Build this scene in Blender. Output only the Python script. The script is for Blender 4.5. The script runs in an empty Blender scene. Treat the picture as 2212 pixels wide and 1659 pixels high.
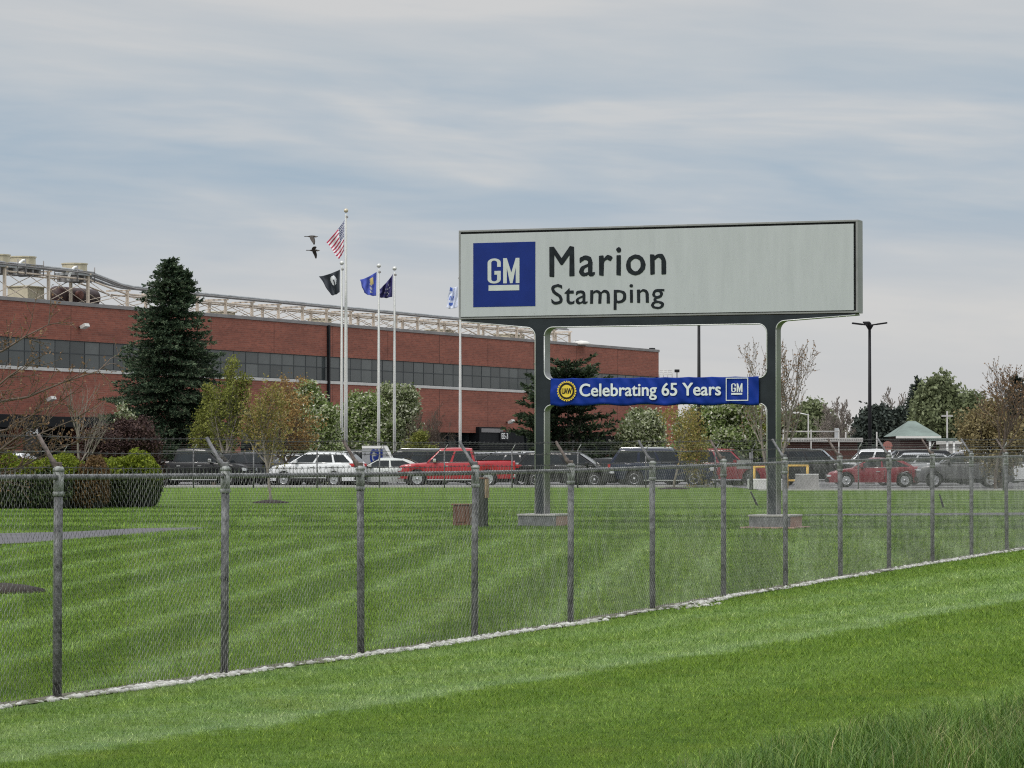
import bpy, bmesh, math, random
import numpy as np
from mathutils import Vector, Matrix
R = math.radians
SC = bpy.context.scene
COL = SC.collection

# ------------------------------------------------------------------ camera
F = 7100.0 / 2212.0                      # focal length in image widths
CAMZ = 1.7
PITCH = math.atan(171.5 / 7100.0)
cam_d = bpy.data.cameras.new('camera'); cam_d.sensor_width = 36; cam_d.lens = 36 * F
cam_d.clip_start = 0.5; cam_d.clip_end = 6000
cam = bpy.data.objects.new('camera', cam_d); COL.objects.link(cam)
cam.location = (0, 0, CAMZ); cam.rotation_euler = (R(90) + PITCH, 0, 0)
SC.camera = cam

# ------------------------------------------------------------------ sky, sun, exposure
SUN_EL, SUN_AZ = R(48), R(215)           # azimuth clockwise from +Y
W = bpy.data.worlds.new('World'); SC.world = W; W.use_nodes = True
nt = W.node_tree; nt.nodes.clear()
def wn(t, **k):
    n = nt.nodes.new(t)
    for a, b in k.items(): setattr(n, a, b)
    return n
def wm(op, a, b=None, c=None):
    n = wn('ShaderNodeMath', operation=op)
    for i, v in enumerate((a, b, c)):
        if v is None: continue
        if isinstance(v, (int, float)): n.inputs[i].default_value = v
        else: nt.links.new(v, n.inputs[i])
    return n.outputs[0]
def wramp(src, stops, interp='LINEAR'):
    n = wn('ShaderNodeValToRGB'); n.color_ramp.interpolation = interp
    e = n.color_ramp.elements
    e[0].position, e[0].color = stops[0][0], (*stops[0][1], 1)
    e[1].position, e[1].color = stops[-1][0], (*stops[-1][1], 1)
    for p, c in stops[1:-1]:
        x = e.new(p); x.color = (*c, 1)
    nt.links.new(src, n.inputs[0]); return n.outputs[0]
sky = wn('ShaderNodeTexSky', sky_type='NISHITA', sun_disc=False)
sky.sun_elevation = SUN_EL; sky.sun_rotation = SUN_AZ
bg1 = wn('ShaderNodeBackground'); bg1.inputs[1].default_value = 0.08
nt.links.new(sky.outputs[0], bg1.inputs[0])
tc = wn('ShaderNodeTexCoord'); sp = wn('ShaderNodeSeparateXYZ'); nt.links.new(tc.outputs['Generated'], sp.inputs[0])
X_, Y_, Z_ = sp.outputs
az = wm('ARCTAN2', X_, Y_)
def cloudvec(kx, kz, off, shear=0.0):
    cx = wn('ShaderNodeCombineXYZ')
    nt.links.new(wm('MULTIPLY', az, kx), cx.inputs[0])
    nt.links.new(wm('ADD', wm('MULTIPLY', Z_, kz), wm('MULTIPLY', az, shear)), cx.inputs[1])
    cx.inputs[2].default_value = off
    return cx.outputs[0]
def wnoise(vec, scale, detail, rough=0.5, dist=0.0):
    n = wn('ShaderNodeTexNoise'); n.inputs['Scale'].default_value = scale
    n.inputs['Detail'].default_value = detail; n.inputs['Roughness'].default_value = rough
    n.inputs['Distortion'].default_value = dist
    nt.links.new(vec, n.inputs['Vector']); return n.outputs[0]
n1 = wnoise(cloudvec(8, 46, 3.1, 2.6), 1.0, 4, 0.5, 0.6)
n2 = wnoise(cloudvec(26, 210, 7.7, 10), 1.0, 6, 0.55, 0.3)
n3 = wnoise(cloudvec(9, 70, 11.3, 6.5), 1.0, 3, 0.5, 0.3)
cl = wm('ADD', wm('MULTIPLY', n1, 0.66), wm('ADD', wm('MULTIPLY', n2, 0.17), wm('MULTIPLY', n3, 0.3)))
# base tone by height: warm pale near the horizon, blue grey band, grey above
zc = wm('MULTIPLY', Z_, 4.0)
base = wramp(zc, [(0.0, (.60, .58, .575)), (0.12, (.59, .585, .585)), (0.20, (.57, .575, .585)), (0.27, (.455, .505, .56)),
                  (0.34, (.375, .46, .545)), (0.42, (.40, .475, .55)), (0.49, (.475, .52, .56)), (0.56, (.53, .55, .57)), (1.0, (.66, .68, .70))])
mixc = wn('ShaderNodeMix', data_type='RGBA'); 
fac = wramp(cl, [(0.46, (0, 0, 0)), (0.60, (.5, .5, .5)), (0.70, (1, 1, 1))])
lo = wn('ShaderNodeMix', data_type='RGBA', blend_type='MULTIPLY'); lo.inputs['Factor'].default_value = 1
nt.links.new(base, lo.inputs['A']); lo.inputs['B'].default_value = (.93, .95, .97, 1)
hi = wn('ShaderNodeMix', data_type='RGBA'); hi.inputs['Factor'].default_value = 0.7
nt.links.new(base, hi.inputs['A']); hi.inputs['B'].default_value = (.62, .61, .60, 1)
nt.links.new(fac, mixc.inputs['Factor']); nt.links.new(lo.outputs['Result'], mixc.inputs['A']); nt.links.new(hi.outputs['Result'], mixc.inputs['B'])
bg2 = wn('ShaderNodeBackground'); nt.links.new(mixc.outputs['Result'], bg2.inputs[0])
# overcast dome brightens towards the zenith
nt.links.new(wm('ADD', 1.07, wm('MULTIPLY', wm('MAXIMUM', wm('SUBTRACT', Z_, 0.16), 0.0), 1.9)), bg2.inputs[1])
mixs = wn('ShaderNodeMixShader'); mixs.inputs[0].default_value = 0.93
nt.links.new(bg1.outputs[0], mixs.inputs[1]); nt.links.new(bg2.outputs[0], mixs.inputs[2])
wo = wn('ShaderNodeOutputWorld'); nt.links.new(mixs.outputs[0], wo.inputs[0])

sd = bpy.data.lights.new('sun', 'SUN'); sd.energy = 1.6; sd.angle = R(14); sd.color = (1, .96, .9)
sun = bpy.data.objects.new('sun', sd); COL.objects.link(sun)
sv = Vector((math.sin(SUN_AZ) * math.cos(SUN_EL), math.cos(SUN_AZ) * math.cos(SUN_EL), math.sin(SUN_EL)))
sun.rotation_euler = sv.to_track_quat('Z', 'Y').to_euler()
SC.view_settings.view_transform = 'Standard'; SC.view_settings.look = 'None'
SC.view_settings.exposure = 0.0; SC.view_settings.gamma = 1
SC.cycles.use_denoising = False; SC.cycles.filter_width = 1.15
SC.cycles.max_bounces = 6; SC.cycles.diffuse_bounces = 3; SC.cycles.transparent_max_bounces = 8

# ------------------------------------------------------------------ helpers
cp, sp_ = math.cos(PITCH), math.sin(PITCH)
def ray(xd, yd):
    """direction of the pixel (photo measured at 2212 x 1659)"""
    x = (xd - 1106) / 7100; y = -(yd - 829.5) / 7100
    return Vector((x, cp - y * sp_, sp_ + y * cp))
def at(xd, Y):                            # world X of a pixel column at distance Y
    return (xd - 1106) / 7100 * Y
def zat(yd, Y):
    d = ray(1106, yd); return CAMZ + d.z / d.y * Y
def lerp(a, b, t): return a + (b - a) * t
def smooth(t): t = min(1, max(0, t)); return t * t * (3 - 2 * t)

def tag(o, label=None, cat=None, group=None, kind=None):
    if label: o['label'] = label
    if cat: o['category'] = cat
    if group: o['group'] = group
    if kind: o['kind'] = kind
    return o
def empty(name, loc=(0, 0, 0), rz=0.0):
    o = bpy.data.objects.new(name, None); COL.objects.link(o)
    o.location = loc; o.rotation_euler = (0, 0, rz); o.empty_display_size = .3
    return o
def link(name, me, parent=None):
    o = bpy.data.objects.new(name, me); COL.objects.link(o)
    if parent is not None: o.parent = parent
    return o
def np_mesh(name, V, Fc, mats, parent=None, smooth_=False, attr=None, mi=None):
    """V (n,3) array, Fc (m,k) int array with constant k"""
    V = np.asarray(V, dtype=np.float32); Fc = np.asarray(Fc, dtype=np.int32)
    me = bpy.data.meshes.new(name); k = Fc.shape[1]
    me.vertices.add(len(V)); me.vertices.foreach_set('co', V.ravel())
    me.loops.add(Fc.size); me.loops.foreach_set('vertex_index', Fc.ravel())
    me.polygons.add(len(Fc)); me.polygons.foreach_set('loop_start', np.arange(0, Fc.size, k, dtype=np.int32))
    try: me.polygons.foreach_set('loop_total', np.full(len(Fc), k, dtype=np.int32))
    except Exception: pass
    if smooth_: me.polygons.foreach_set('use_smooth', np.ones(len(Fc), dtype=bool))
    if mi is not None: me.polygons.foreach_set('material_index', np.asarray(mi, dtype=np.int32))
    if not isinstance(mats, (list, tuple)): mats = [mats]
    for m in mats: me.materials.append(m)
    if attr is not None:
        a = me.attributes.new('tint', 'FLOAT', 'FACE'); a.data.foreach_set('value', np.asarray(attr, dtype=np.float32))
    me.update(calc_edges=True); me.validate()
    return link(name, me, parent)

class MB:
    """collects shapes for ONE mesh"""
    def __init__(s): s.bm = bmesh.new()
    def quad(s, *pts):
        return s.bm.faces.new([s.bm.verts.new(p) for p in pts])
    def box(s, x0, x1, y0, y1, z0, z1, bev=0.0, M=None):
        b = bmesh.new()
        v = [b.verts.new((x, y, z)) for x in (x0, x1) for y in (y0, y1) for z in (z0, z1)]
        for f in ((0, 1, 3, 2), (4, 6, 7, 5), (0, 4, 5, 1), (2, 3, 7, 6), (0, 2, 6, 4), (1, 5, 7, 3)):
            b.faces.new([v[i] for i in f])
        bmesh.ops.recalc_face_normals(b, faces=b.faces)
        if bev: bmesh.ops.bevel(b, geom=b.edges[:], offset=bev, segments=2, affect='EDGES', profile=.6)
        s.join(b, M); return s
    def join(s, b, M=None):
        if M is not None: b.transform(M)
        mp = {}
        for v in b.verts: mp[v.index] = None
        b.verts.index_update()
        vs = [s.bm.verts.new(v.co) for v in b.verts]
        for f in b.faces:
            try:
                g = s.bm.faces.new([vs[v.index] for v in f.verts]); g.smooth = f.smooth; g.material_index = f.material_index
            except ValueError: pass
        b.free()
    def tube(s, pts, r, n=8, cap=True, smooth_=True):
        pts = [Vector(p) for p in pts]
        if not hasattr(r, '__len__'): r = [r] * len(pts)
        rings = []; up = Vector((0, 0, 1))
        for i, p in enumerate(pts):
            d = (pts[min(i + 1, len(pts) - 1)] - pts[max(i - 1, 0)])
            d = d.normalized() if d.length > 1e-9 else Vector((0, 0, 1))
            a = d.cross(up)
            if a.length < .05: a = d.cross(Vector((1, 0, 0)))
            a.normalize(); b = a.cross(d)
            rings.append([s.bm.verts.new(p + (a * math.cos(2 * math.pi * k / n) + b * math.sin(2 * math.pi * k / n)) * r[i]) for k in range(n)])
        for i in range(len(pts) - 1):
            for k in range(n):
                f = s.bm.faces.new((rings[i][k], rings[i][(k + 1) % n], rings[i + 1][(k + 1) % n], rings[i + 1][k])); f.smooth = smooth_
        if cap:
            for g in (rings[0][::-1], rings[-1]):
                try: s.bm.faces.new(g)
                except ValueError: pass
        return s
    def lathe(s, prof, n=20, axis='Z', c=(0, 0, 0), smooth_=True):
        """prof: list of (r, h)"""
        c = Vector(c); rings = []
        for r, h in prof:
            ring = []
            for k in range(n):
                a = 2 * math.pi * k / n
                p = (r * math.cos(a), r * math.sin(a), h)
                if axis == 'Y': p = (p[0], h, p[1])
                elif axis == 'X': p = (h, p[0], p[1])
                ring.append(s.bm.verts.new(c + Vector(p)))
            rings.append(ring)
        for i in range(len(prof) - 1):
            for k in range(n):
                f = s.bm.faces.new((rings[i][k], rings[i][(k + 1) % n], rings[i + 1][(k + 1) % n], rings[i + 1][k])); f.smooth = smooth_
        for g, r in ((rings[0][::-1], prof[0][0]), (rings[-1], prof[-1][0])):
            if r > 1e-4:
                try: s.bm.faces.new(g)
                except ValueError: pass
        return s
    def ico(s, r, c, sub=1, sc=(1, 1, 1)):
        b = bmesh.new(); bmesh.ops.create_icosphere(b, subdivisions=sub, radius=r)
        for f in b.faces: f.smooth = True
        s.join(b, Matrix.Translation(c) @ Matrix.Diagonal((*sc, 1))); return s
    def prism(s, pts, y0, y1):
        """polygon in x,z extruded along y"""
        a = [s.bm.verts.new((x, y0, z)) for x, z in pts]; b = [s.bm.verts.new((x, y1, z)) for x, z in pts]
        s.bm.faces.new(a); s.bm.faces.new(b[::-1])
        for i in range(len(pts)):
            j = (i + 1) % len(pts); s.bm.faces.new((a[j], a[i], b[i], b[j]))
        return s
    def build(s, name, mats, parent=None, recalc=True, weld=False):
        if weld: bmesh.ops.remove_doubles(s.bm, verts=s.bm.verts, dist=1e-5)
        if recalc: bmesh.ops.recalc_face_normals(s.bm, faces=s.bm.faces)
        me = bpy.data.meshes.new(name); s.bm.to_mesh(me); s.bm.free()
        if not isinstance(mats, (list, tuple)): mats = [mats]
        for m in mats: me.materials.append(m)
        return link(name, me, parent)

def copy_tree(o, parent=None):
    c = o.copy(); COL.objects.link(c); c.parent = parent
    for ch in list(o.children): copy_tree(ch, c)
    return c

# ------------------------------------------------------------------ materials
class NT:
    def __init__(s, name):
        s.m = bpy.data.materials.new(name); s.m.use_nodes = True
        s.t = s.m.node_tree; s.b = s.t.nodes['Principled BSDF']; s.out = s.t.nodes['Material Output']
    def n(s, t, **k):
        x = s.t.nodes.new(t)
        for a, b in k.items(): setattr(x, a, b)
        return x
    def l(s, a, b): s.t.links.new(a, b)
    def math(s, op, *a, clamp=False):
        x = s.n('ShaderNodeMath', operation=op, use_clamp=clamp)
        for i, v in enumerate(a):
            if isinstance(v, (int, float)): x.inputs[i].default_value = v
            else: s.l(v, x.inputs[i])
        return x.outputs[0]
    def noise(s, vec, scale, detail=4, rough=.55, dist=0):
        x = s.n('ShaderNodeTexNoise'); x.inputs['Scale'].default_value = scale; x.inputs['Detail'].default_value = detail
        x.inputs['Roughness'].default_value = rough; x.inputs['Distortion'].default_value = dist
        if vec is not None: s.l(vec, x.inputs['Vector'])
        return x.outputs[0]
    def ramp(s, src, stops, interp='LINEAR'):
        x = s.n('ShaderNodeValToRGB'); x.color_ramp.interpolation = interp; e = x.color_ramp.elements
        e[0].position = stops[0][0]; e[0].color = (*stops[0][1], 1); e[1].position = stops[-1][0]; e[1].color = (*stops[-1][1], 1)
        for p, c in stops[1:-1]:
            y = e.new(p); y.color = (*c, 1)
        s.l(src, x.inputs[0]); return x.outputs[0]
    def mix(s, f, a, b, mode='MIX'):
        x = s.n('ShaderNodeMix', data_type='RGBA', blend_type=mode)
        for k, v in (('Factor', f), ('A', a), ('B', b)):
            if isinstance(v, (int, float)): x.inputs[k].default_value = v
            elif isinstance(v, tuple): x.inputs[k].default_value = (*v, 1)
            else: s.l(v, x.inputs[k])
        return x.outputs['Result']
    def bump(s, h, strength=.3, dist=.01):
        x = s.n('ShaderNodeBump'); x.inputs['Strength'].default_value = strength; x.inputs['Distance'].default_value = dist
        s.l(h, x.inputs['Height']); s.l(x.outputs[0], s.b.inputs['Normal'])
def objco(N):
    return N.n('ShaderNodeTexCoord').outputs['Object']
def mat(name, col, rough=.6, metal=0.0, var=.12, scale=6.0, bump=0.0, coat=0.0, spec=.5, bscale=None):
    N = NT(name); N.b.inputs['Roughness'].default_value = rough; N.b.inputs['Metallic'].default_value = metal
    N.b.inputs['Specular IOR Level'].default_value = spec
    if coat: N.b.inputs['Coat Weight'].default_value = coat; N.b.inputs['Coat Roughness'].default_value = .05
    co = objco(N); nz = N.noise(co, scale, 5, .6)
    lo = tuple(c * (1 - var) for c in col); hi = tuple(min(1, c * (1 + var)) for c in col)
    N.l(N.ramp(nz, [(.3, lo), (.7, hi)]), N.b.inputs['Base Color'])
    if bump: N.bump(N.noise(co, bscale or scale * 4, 3), bump, .01)
    return N.m

M = {}
M['galv'] = mat('galvanised_wire', (.21, .215, .20), .42, .5, .6, 5)
M['cap'] = mat('mottled_cast_cap', (.25, .26, .25), .6, .3, .6, 16, .4)
M['galvpost'] = mat('weathered_galvanised_steel', (.13, .13, .135), .6, .2, .75, 14, .4)
M['rust'] = mat('rusty_steel', (.115, .092, .082), .8, .1, .8, 22, .3)
M['barb'] = mat('dark_wire', (.05, .05, .05), .6, .3, .3, 3)
M['white'] = mat('white_paint', (.78, .78, .76), .5, 0, .06, 3)
M['offwhite'] = mat('offwhite_paint', (.62, .61, .58), .6, 0, .1, 2)
M['black'] = mat('black_paint', (.014, .014, .016), .55, 0, .2, 3, spec=.2)
M['darkglass'] = mat('dark_glass', (.014, .018, .021), .08, 0, .5, 1.3, spec=.35)
M['screen'] = mat('windscreen_glass', (.05, .058, .062), .06, 0, .3, 1, spec=.9)
M['rubber'] = mat('tyre_rubber', (.018, .018, .018), .85, 0, .2, 5)
M['alloy'] = mat('wheel_alloy', (.55, .56, .57), .3, .7, .1, 5)
M['chrome'] = mat('chrome', (.72, .72, .73), .15, .9, .05, 5)
M['under'] = mat('underbody_black', (.012, .012, .012), .9, 0, .1, 5)
M['redlens'] = mat('red_lens', (.45, .015, .02), .2, 0, .1, 5, coat=.5)
M['clearlens'] = mat('clear_lens', (.62, .64, .66), .12, .2, .1, 5, coat=.5)
M['polewhite'] = mat('white_flagpole', (.66, .66, .64), .4, .1, .06, 2)
M['cream'] = mat('cream_steel', (.64, .54, .44), .7, 0, .25, 1.5)
M['pipe'] = mat('silver_pipe', (.34, .35, .36), .5, .3, .25, 1.5)
M['tancool'] = mat('tan_cowl', (.50, .45, .33), .7, 0, .15, 1.5)
M['tank'] = mat('brown_tank', (.05, .025, .025), .6, 0, .3, 2)
M['coping'] = mat('grey_coping', (.22, .21, .21), .7, 0, .2, .8)
M['sill'] = mat('white_sill', (.55, .54, .52), .7, 0, .1, .8)
M['mull'] = mat('window_frame_dark', (.04, .046, .052), .5, .3, .1, 1)
M['canopy'] = mat('black_canopy', (.012, .013, .015), .6, 0, .25, 1, spec=.1)
M['bark'] = mat('bark', (.12, .09, .07), .9, 0, .3, 8)
M['barkgrey'] = mat('grey_bark', (.22, .19, .165), .9, 0, .25, 8)
M['mulch'] = mat('dark_mulch', (.025, .018, .014), .95, 0, .5, 10, .8)
M['yellow'] = mat('yellow_paint', (.62, .40, .08), .6, 0, .2, 3)
M['conc'] = mat('pale_concrete', (.40, .39, .375), .85, 0, .15, 2, .2)
M['navy'] = mat('dark_sign_steel', (.020, .025, .030), .6, 0, .35, 1.2, spec=.2)
M['alu'] = mat('sign_aluminium', (.26, .26, .265), .5, .3, .2, 1.5)
M['alulight'] = mat('bright_aluminium_edge', (.6, .61, .6), .4, .5, .1, 1.5)
M['letter'] = mat('black_vinyl_letters', (.014, .018, .022), .7, 0, .4, 6, spec=.15)
M['emblem_yellow'] = mat('emblem_yellow', (.75, .55, .05), .6, 0, .1, 5)
M['soil'] = mat('pale_granite', (.3, .3, .3), .8, 0, .1, 2)

# ---- lawn colour shared by the ground sheet and the blades
def lawn_nodes(N, blade=False):
    geo = N.n('ShaderNodeNewGeometry'); P = geo.outputs['Position']
    s = N.n('ShaderNodeSeparateXYZ'); N.l(P, s.inputs[0]); x, y, z = s.outputs
    wob = N.math('MULTIPLY', N.math('SUBTRACT', N.noise(P, .55, 3), .5), .9)
    wob2 = N.math('MULTIPLY', N.math('SUBTRACT', N.noise(P, 3.0, 4), .5), .5)
    # roadside stripes, running beside the fence
    c1 = N.math('SUBTRACT', N.math('MULTIPLY', x, .918), N.math('MULTIPLY', y, .397))
    c1 = N.math('ADD', c1, N.math('ADD', wob, wob2))
    t1 = N.math('DIVIDE', N.math('ADD', c1, 16.0), 14.0)
    g1 = N.ramp(t1, [(0, (.35,) * 3), (.20, (.3,) * 3), (.26, (.7,) * 3), (.31, (.48,) * 3), (.345, (.72,) * 3), (.38, (.62,) * 3), (.418, (.85,) * 3), (.437, (.28,) * 3),
                     (.48, (.22,) * 3), (.51, (.42,) * 3), (.56, (.36,) * 3), (.585, (.22,) * 3), (.65, (.2,) * 3), (.69, (.5,) * 3), (.74, (.3,) * 3), (.80, (.35,) * 3), (.9, (.5,) * 3), (1, (.3,) * 3)])
    # inside stripes, running away from the camera
    c2 = N.math('SUBTRACT', x, N.math('MULTIPLY', y, .085)); c2 = N.math('ADD', c2, N.math('MULTIPLY', wob, .8))
    w1 = N.math('SINE', N.math('MULTIPLY', c2, 2 * math.pi / 2.75))
    w2 = N.math('SINE', N.math('ADD', N.math('MULTIPLY', c2, 2 * math.pi / 1.37), 1.0))
    w2 = N.math('POWER', N.math('MULTIPLY', N.math('ADD', w2, 1.0), .5), 4.0)
    g2a = N.math('ADD', N.math('MULTIPLY', w1, .09), N.math('MULTIPLY', w2, .46))
    w3 = N.math('SINE', N.math('ADD', N.math('MULTIPLY', y, 2 * math.pi / 6.5), N.math('MULTIPLY', wob, 5.0)))
    far = N.math('DIVIDE', N.math('SUBTRACT', y, 58.0), 12.0, clamp=True)
    g2b = N.math('MULTIPLY', w3, .3)
    g2 = N.math('ADD', .19, N.math('ADD', N.math('MULTIPLY', g2a, N.math('SUBTRACT', 1.0, far)), N.math('MULTIPLY', g2b, far)))
    side = N.math('SUBTRACT', N.math('MULTIPLY', N.math('ADD', x, 3.3), .9397), N.math('MULTIPLY', N.math('SUBTRACT', y, 23.92), .342))
    out = N.math('GREATER_THAN', side, 0.0)
    g = N.mix(out, g2, g1)
    # tufts and seed patches
    fine = N.noise(P, 9.0, 6, .7); mid = N.noise(P, 1.7, 5, .65)
    g = N.mix(.8, g, N.ramp(fine, [(.3, (0,) * 3), (.7, (1,) * 3)]), 'OVERLAY')
    col = N.ramp(g, [(0, (.074, .142, .010)), (.25, (.132, .224, .022)), (.6, (.182, .288, .070)), (1, (.285, .392, .215))])
    patch = N.ramp(mid, [(.35, (.78, .86, .7)), (.62, (1.12, 1.08, 1.0))])
    col = N.mix(1.0, col, patch, 'MULTIPLY')
    sm_ = N.n('ShaderNodeMapping'); sm_.inputs['Scale'].default_value = (.9, 3.2, 1); sm_.inputs['Rotation'].default_value = (0, 0, .35); N.l(P, sm_.inputs[0])
    dry = N.ramp(N.noise(sm_.outputs[0], 1.1, 6, .75), [(.64, (0,) * 3), (.76, (.55,) * 3)])
    col = N.mix(dry, col, (.30, .31, .15))
    yel = N.ramp(N.noise(P, .8, 4, .6), [(.55, (0,) * 3), (.7, (.45,) * 3)])
    col = N.mix(yel, col, (.16, .215, .03))
    return col, P, fine
N = NT('mown_grass_soil'); col, P, fine = lawn_nodes(N)
big = N.noise(P, .05, 3)
N.l(N.mix(1.0, col, N.ramp(big, [(.3, (.9, .92, .9)), (.7, (1.05, 1.03, 1.0))]), 'MULTIPLY'), N.b.inputs['Base Color'])
N.b.inputs['Roughness'].default_value = .9; N.b.inputs['Specular IOR Level'].default_value = .15
mp = N.n('ShaderNodeMapping'); mp.inputs['Scale'].default_value = (14, 5, 14); N.l(P, mp.inputs[0])
N.bump(N.noise(mp.outputs[0], 1.6, 6, .75), 1.0, .10)
M['lawn'] = N.m
N = NT('grass_blade'); col, P, fine = lawn_nodes(N, True)
ta = N.n('ShaderNodeAttribute', attribute_name='tint')
N.l(N.mix(1.0, col, N.ramp(ta.outputs['Fac'], [(0, (.55, .62, .45)), (.4, (1.0, 1.05, .8)), (.75, (1.35, 1.3, 1.15)), (.92, (1.7, 1.5, 1.6)), (1, (2.5, 2.0, 2.3))]), 'MULTIPLY'), N.b.inputs['Base Color'])
N.b.inputs['Roughness'].default_value = .6; N.b.inputs['Specular IOR Level'].default_value = .25
M['blade'] = N.m

def leafmat(name, stops, rough=.65, trans=.25):
    N = NT(name); ta = N.n('ShaderNodeAttribute', attribute_name='tint')
    c = N.ramp(ta.outputs['Fac'], stops)
    N.l(c, N.b.inputs['Base Color']); N.b.inputs['Roughness'].default_value = rough; N.b.inputs['Specular IOR Level'].default_value = .2
    if trans:
        tr = N.n('ShaderNodeBsdfTranslucent'); N.l(c, tr.inputs[0])
        mx = N.n('ShaderNodeMixShader'); mx.inputs[0].default_value = trans
        N.l(N.b.outputs[0], mx.inputs[1]); N.l(tr.outputs[0], mx.inputs[2]); N.l(mx.outputs[0], N.out.inputs[0])
    return N.m
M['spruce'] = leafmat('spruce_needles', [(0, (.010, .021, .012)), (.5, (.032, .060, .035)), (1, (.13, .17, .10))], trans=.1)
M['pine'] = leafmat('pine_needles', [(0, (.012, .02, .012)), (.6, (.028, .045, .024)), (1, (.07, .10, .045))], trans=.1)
M['yellowgreen'] = leafmat('yellow_green_leaves', [(0, (.07, .085, .018)), (.5, (.17, .19, .035)), (1, (.32, .32, .09))])
M['olive'] = leafmat('orange_olive_leaves', [(0, (.13, .125, .035)), (.45, (.25, .23, .065)), (.75, (.34, .235, .085)), (1, (.42, .42, .19))])
M['orange'] = leafmat('rusty_spring_leaves', [(0, (.13, .09, .03)), (.4, (.26, .16, .055)), (.7, (.34, .21, .08)), (1, (.36, .33, .14))])
M['blossom'] = leafmat('pear_blossom_leaves', [(0, (.05, .08, .02)), (.4, (.15, .21, .055)), (.62, (.28, .33, .15)), (.78, (.55, .56, .42)), (1, (.74, .73, .62))])
M['blossom2'] = leafmat('pale_blossom_leaves', [(0, (.05, .075, .025)), (.35, (.15, .19, .07)), (.6, (.36, .39, .24)), (1, (.70, .70, .58))])
M['fargreen'] = leafmat('haze_greyed_spring_leaves', [(0, (.085, .10, .06)), (.5, (.165, .195, .095)), (1, (.29, .325, .19))])  # greens greyed so distance haze is painted into the leaves
M['fardark'] = leafmat('far_evergreen', [(0, (.028, .036, .032)), (.6, (.048, .062, .052)), (1, (.095, .115, .09))], trans=0)
M['farorange'] = leafmat('far_rusty_leaves', [(0, (.12, .10, .055)), (.5, (.25, .20, .095)), (1, (.38, .33, .18))])  # rust tones desaturated, painting the far haze into the colour
M['purple'] = leafmat('dark_purple_twigs', [(0, (.03, .016, .016)), (.6, (.058, .032, .030)), (1, (.10, .06, .045))], trans=0)
M['golden'] = leafmat('golden_tips', [(0, (.03, .05, .006)), (.5, (.15, .19, .018)), (1, (.30, .34, .035))])
M['hedgedark'] = leafmat('dark_hedge_leaves', [(0, (.014, .024, .009)), (.6, (.04, .065, .02)), (1, (.13, .14, .055))], trans=0)
M['hedgebrown'] = leafmat('brown_hedge_leaves', [(0, (.06, .035, .018)), (.6, (.14, .085, .035)), (1, (.27, .18, .09))])
M['bud'] = leafmat('brown_buds', [(0, (.13, .07, .035)), (1, (.30, .19, .11))])

N = NT('tall_grass'); ta = N.n('ShaderNodeAttribute', attribute_name='tint')
N.l(N.ramp(ta.outputs['Fac'], [(0, (.045, .11, .016)), (.5, (.10, .20, .03)), (.85, (.20, .30, .07)), (.93, (.34, .36, .14)), (1, (.55, .48, .3))]), N.b.inputs['Base Color'])
N.b.inputs['Roughness'].default_value = .5; N.b.inputs['Specular IOR Level'].default_value = .3; M['tall'] = N.m
P_ = N.n('ShaderNodeNewGeometry').outputs['Position']; src = N.b.inputs['Base Color'].links[0].from_socket
c_ = N.mix(1.0, src, N.ramp(N.noise(P_, 1.9, 4, .6), [(.35, (.45, .5, .45)), (.62, (1.1, 1.05, .95))]), 'MULTIPLY')
c_ = N.mix(N.ramp(N.noise(P_, 1.3, 5, .7), [(.56, (0,) * 3), (.66, (.75,) * 3)]), c_, (.30, .26, .14)); N.l(c_, N.b.inputs['Base Color'])

# asphalt
N = NT('asphalt'); co = N.n('ShaderNodeNewGeometry').outputs['Position']
N.l(N.ramp(N.noise(co, .35, 6, .6), [(.3, (.13, .125, .13)), (.7, (.185, .18, .18))]), N.b.inputs['Base Color'])
N.b.inputs['Roughness'].default_value = .85; N.bump(N.noise(co, 40, 2), .4, .01); M['asphalt'] = N.m

# brick
N = NT('red_brick'); co = objco(N)
mp = N.n('ShaderNodeMapping'); mp.inputs['Rotation'].default_value = (R(90), 0, 0); N.l(co, mp.inputs[0])
bt = N.n('ShaderNodeTexBrick'); N.l(mp.outputs[0], bt.inputs[0]); bt.inputs['Scale'].default_value = 1.0
bt.inputs['Brick Width'].default_value = .42; bt.inputs['Row Height'].default_value = .14; bt.inputs['Mortar Size'].default_value = .008
bt.inputs['Color1'].default_value = (.29, .096, .064, 1); bt.inputs['Color2'].default_value = (.21, .070, .048, 1); bt.inputs['Mortar'].default_value = (.27, .15, .12, 1)
st = N.n('ShaderNodeMapping'); st.inputs['Scale'].default_value = (.12, 1, .9); N.l(co, st.inputs[0])
c = N.mix(1.0, bt.outputs[0], N.ramp(N.noise(st.outputs[0], 1.0, 7, .65), [(.3, (.74, .73, .73)), (.7, (1.24, 1.20, 1.17))]), 'MULTIPLY')
sm = N.n('ShaderNodeMapping'); sm.inputs['Scale'].default_value = (.9, 1, 5.5); N.l(co, sm.inputs[0])
c = N.mix(N.ramp(N.noise(sm.outputs[0], 1.0, 8, .8), [(.60, (0,) * 3), (.72, (.35,) * 3)]), c, (.36, .22, .17))
N.l(c, N.b.inputs['Base Color']); N.b.inputs['Roughness'].default_value = .9; M['brick'] = N.m
M['darkbrick'] = mat('dark_red_brick', (.07, .028, .022), .9, 0, .3, 1.5)
M['housewall'] = mat('dark_house_brick', (.045, .022, .02), .9, 0, .3, 1.2)
M['greenroof'] = mat('pale_green_roof', (.15, .19, .17), .8, 0, .25, .7)
M['greyroof'] = mat('grey_shingle_roof', (.17, .17, .175), .85, 0, .2, .8)
M['redroof'] = mat('red_tile_roof', (.40, .09, .07), .7, 0, .3, 1.5)
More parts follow.
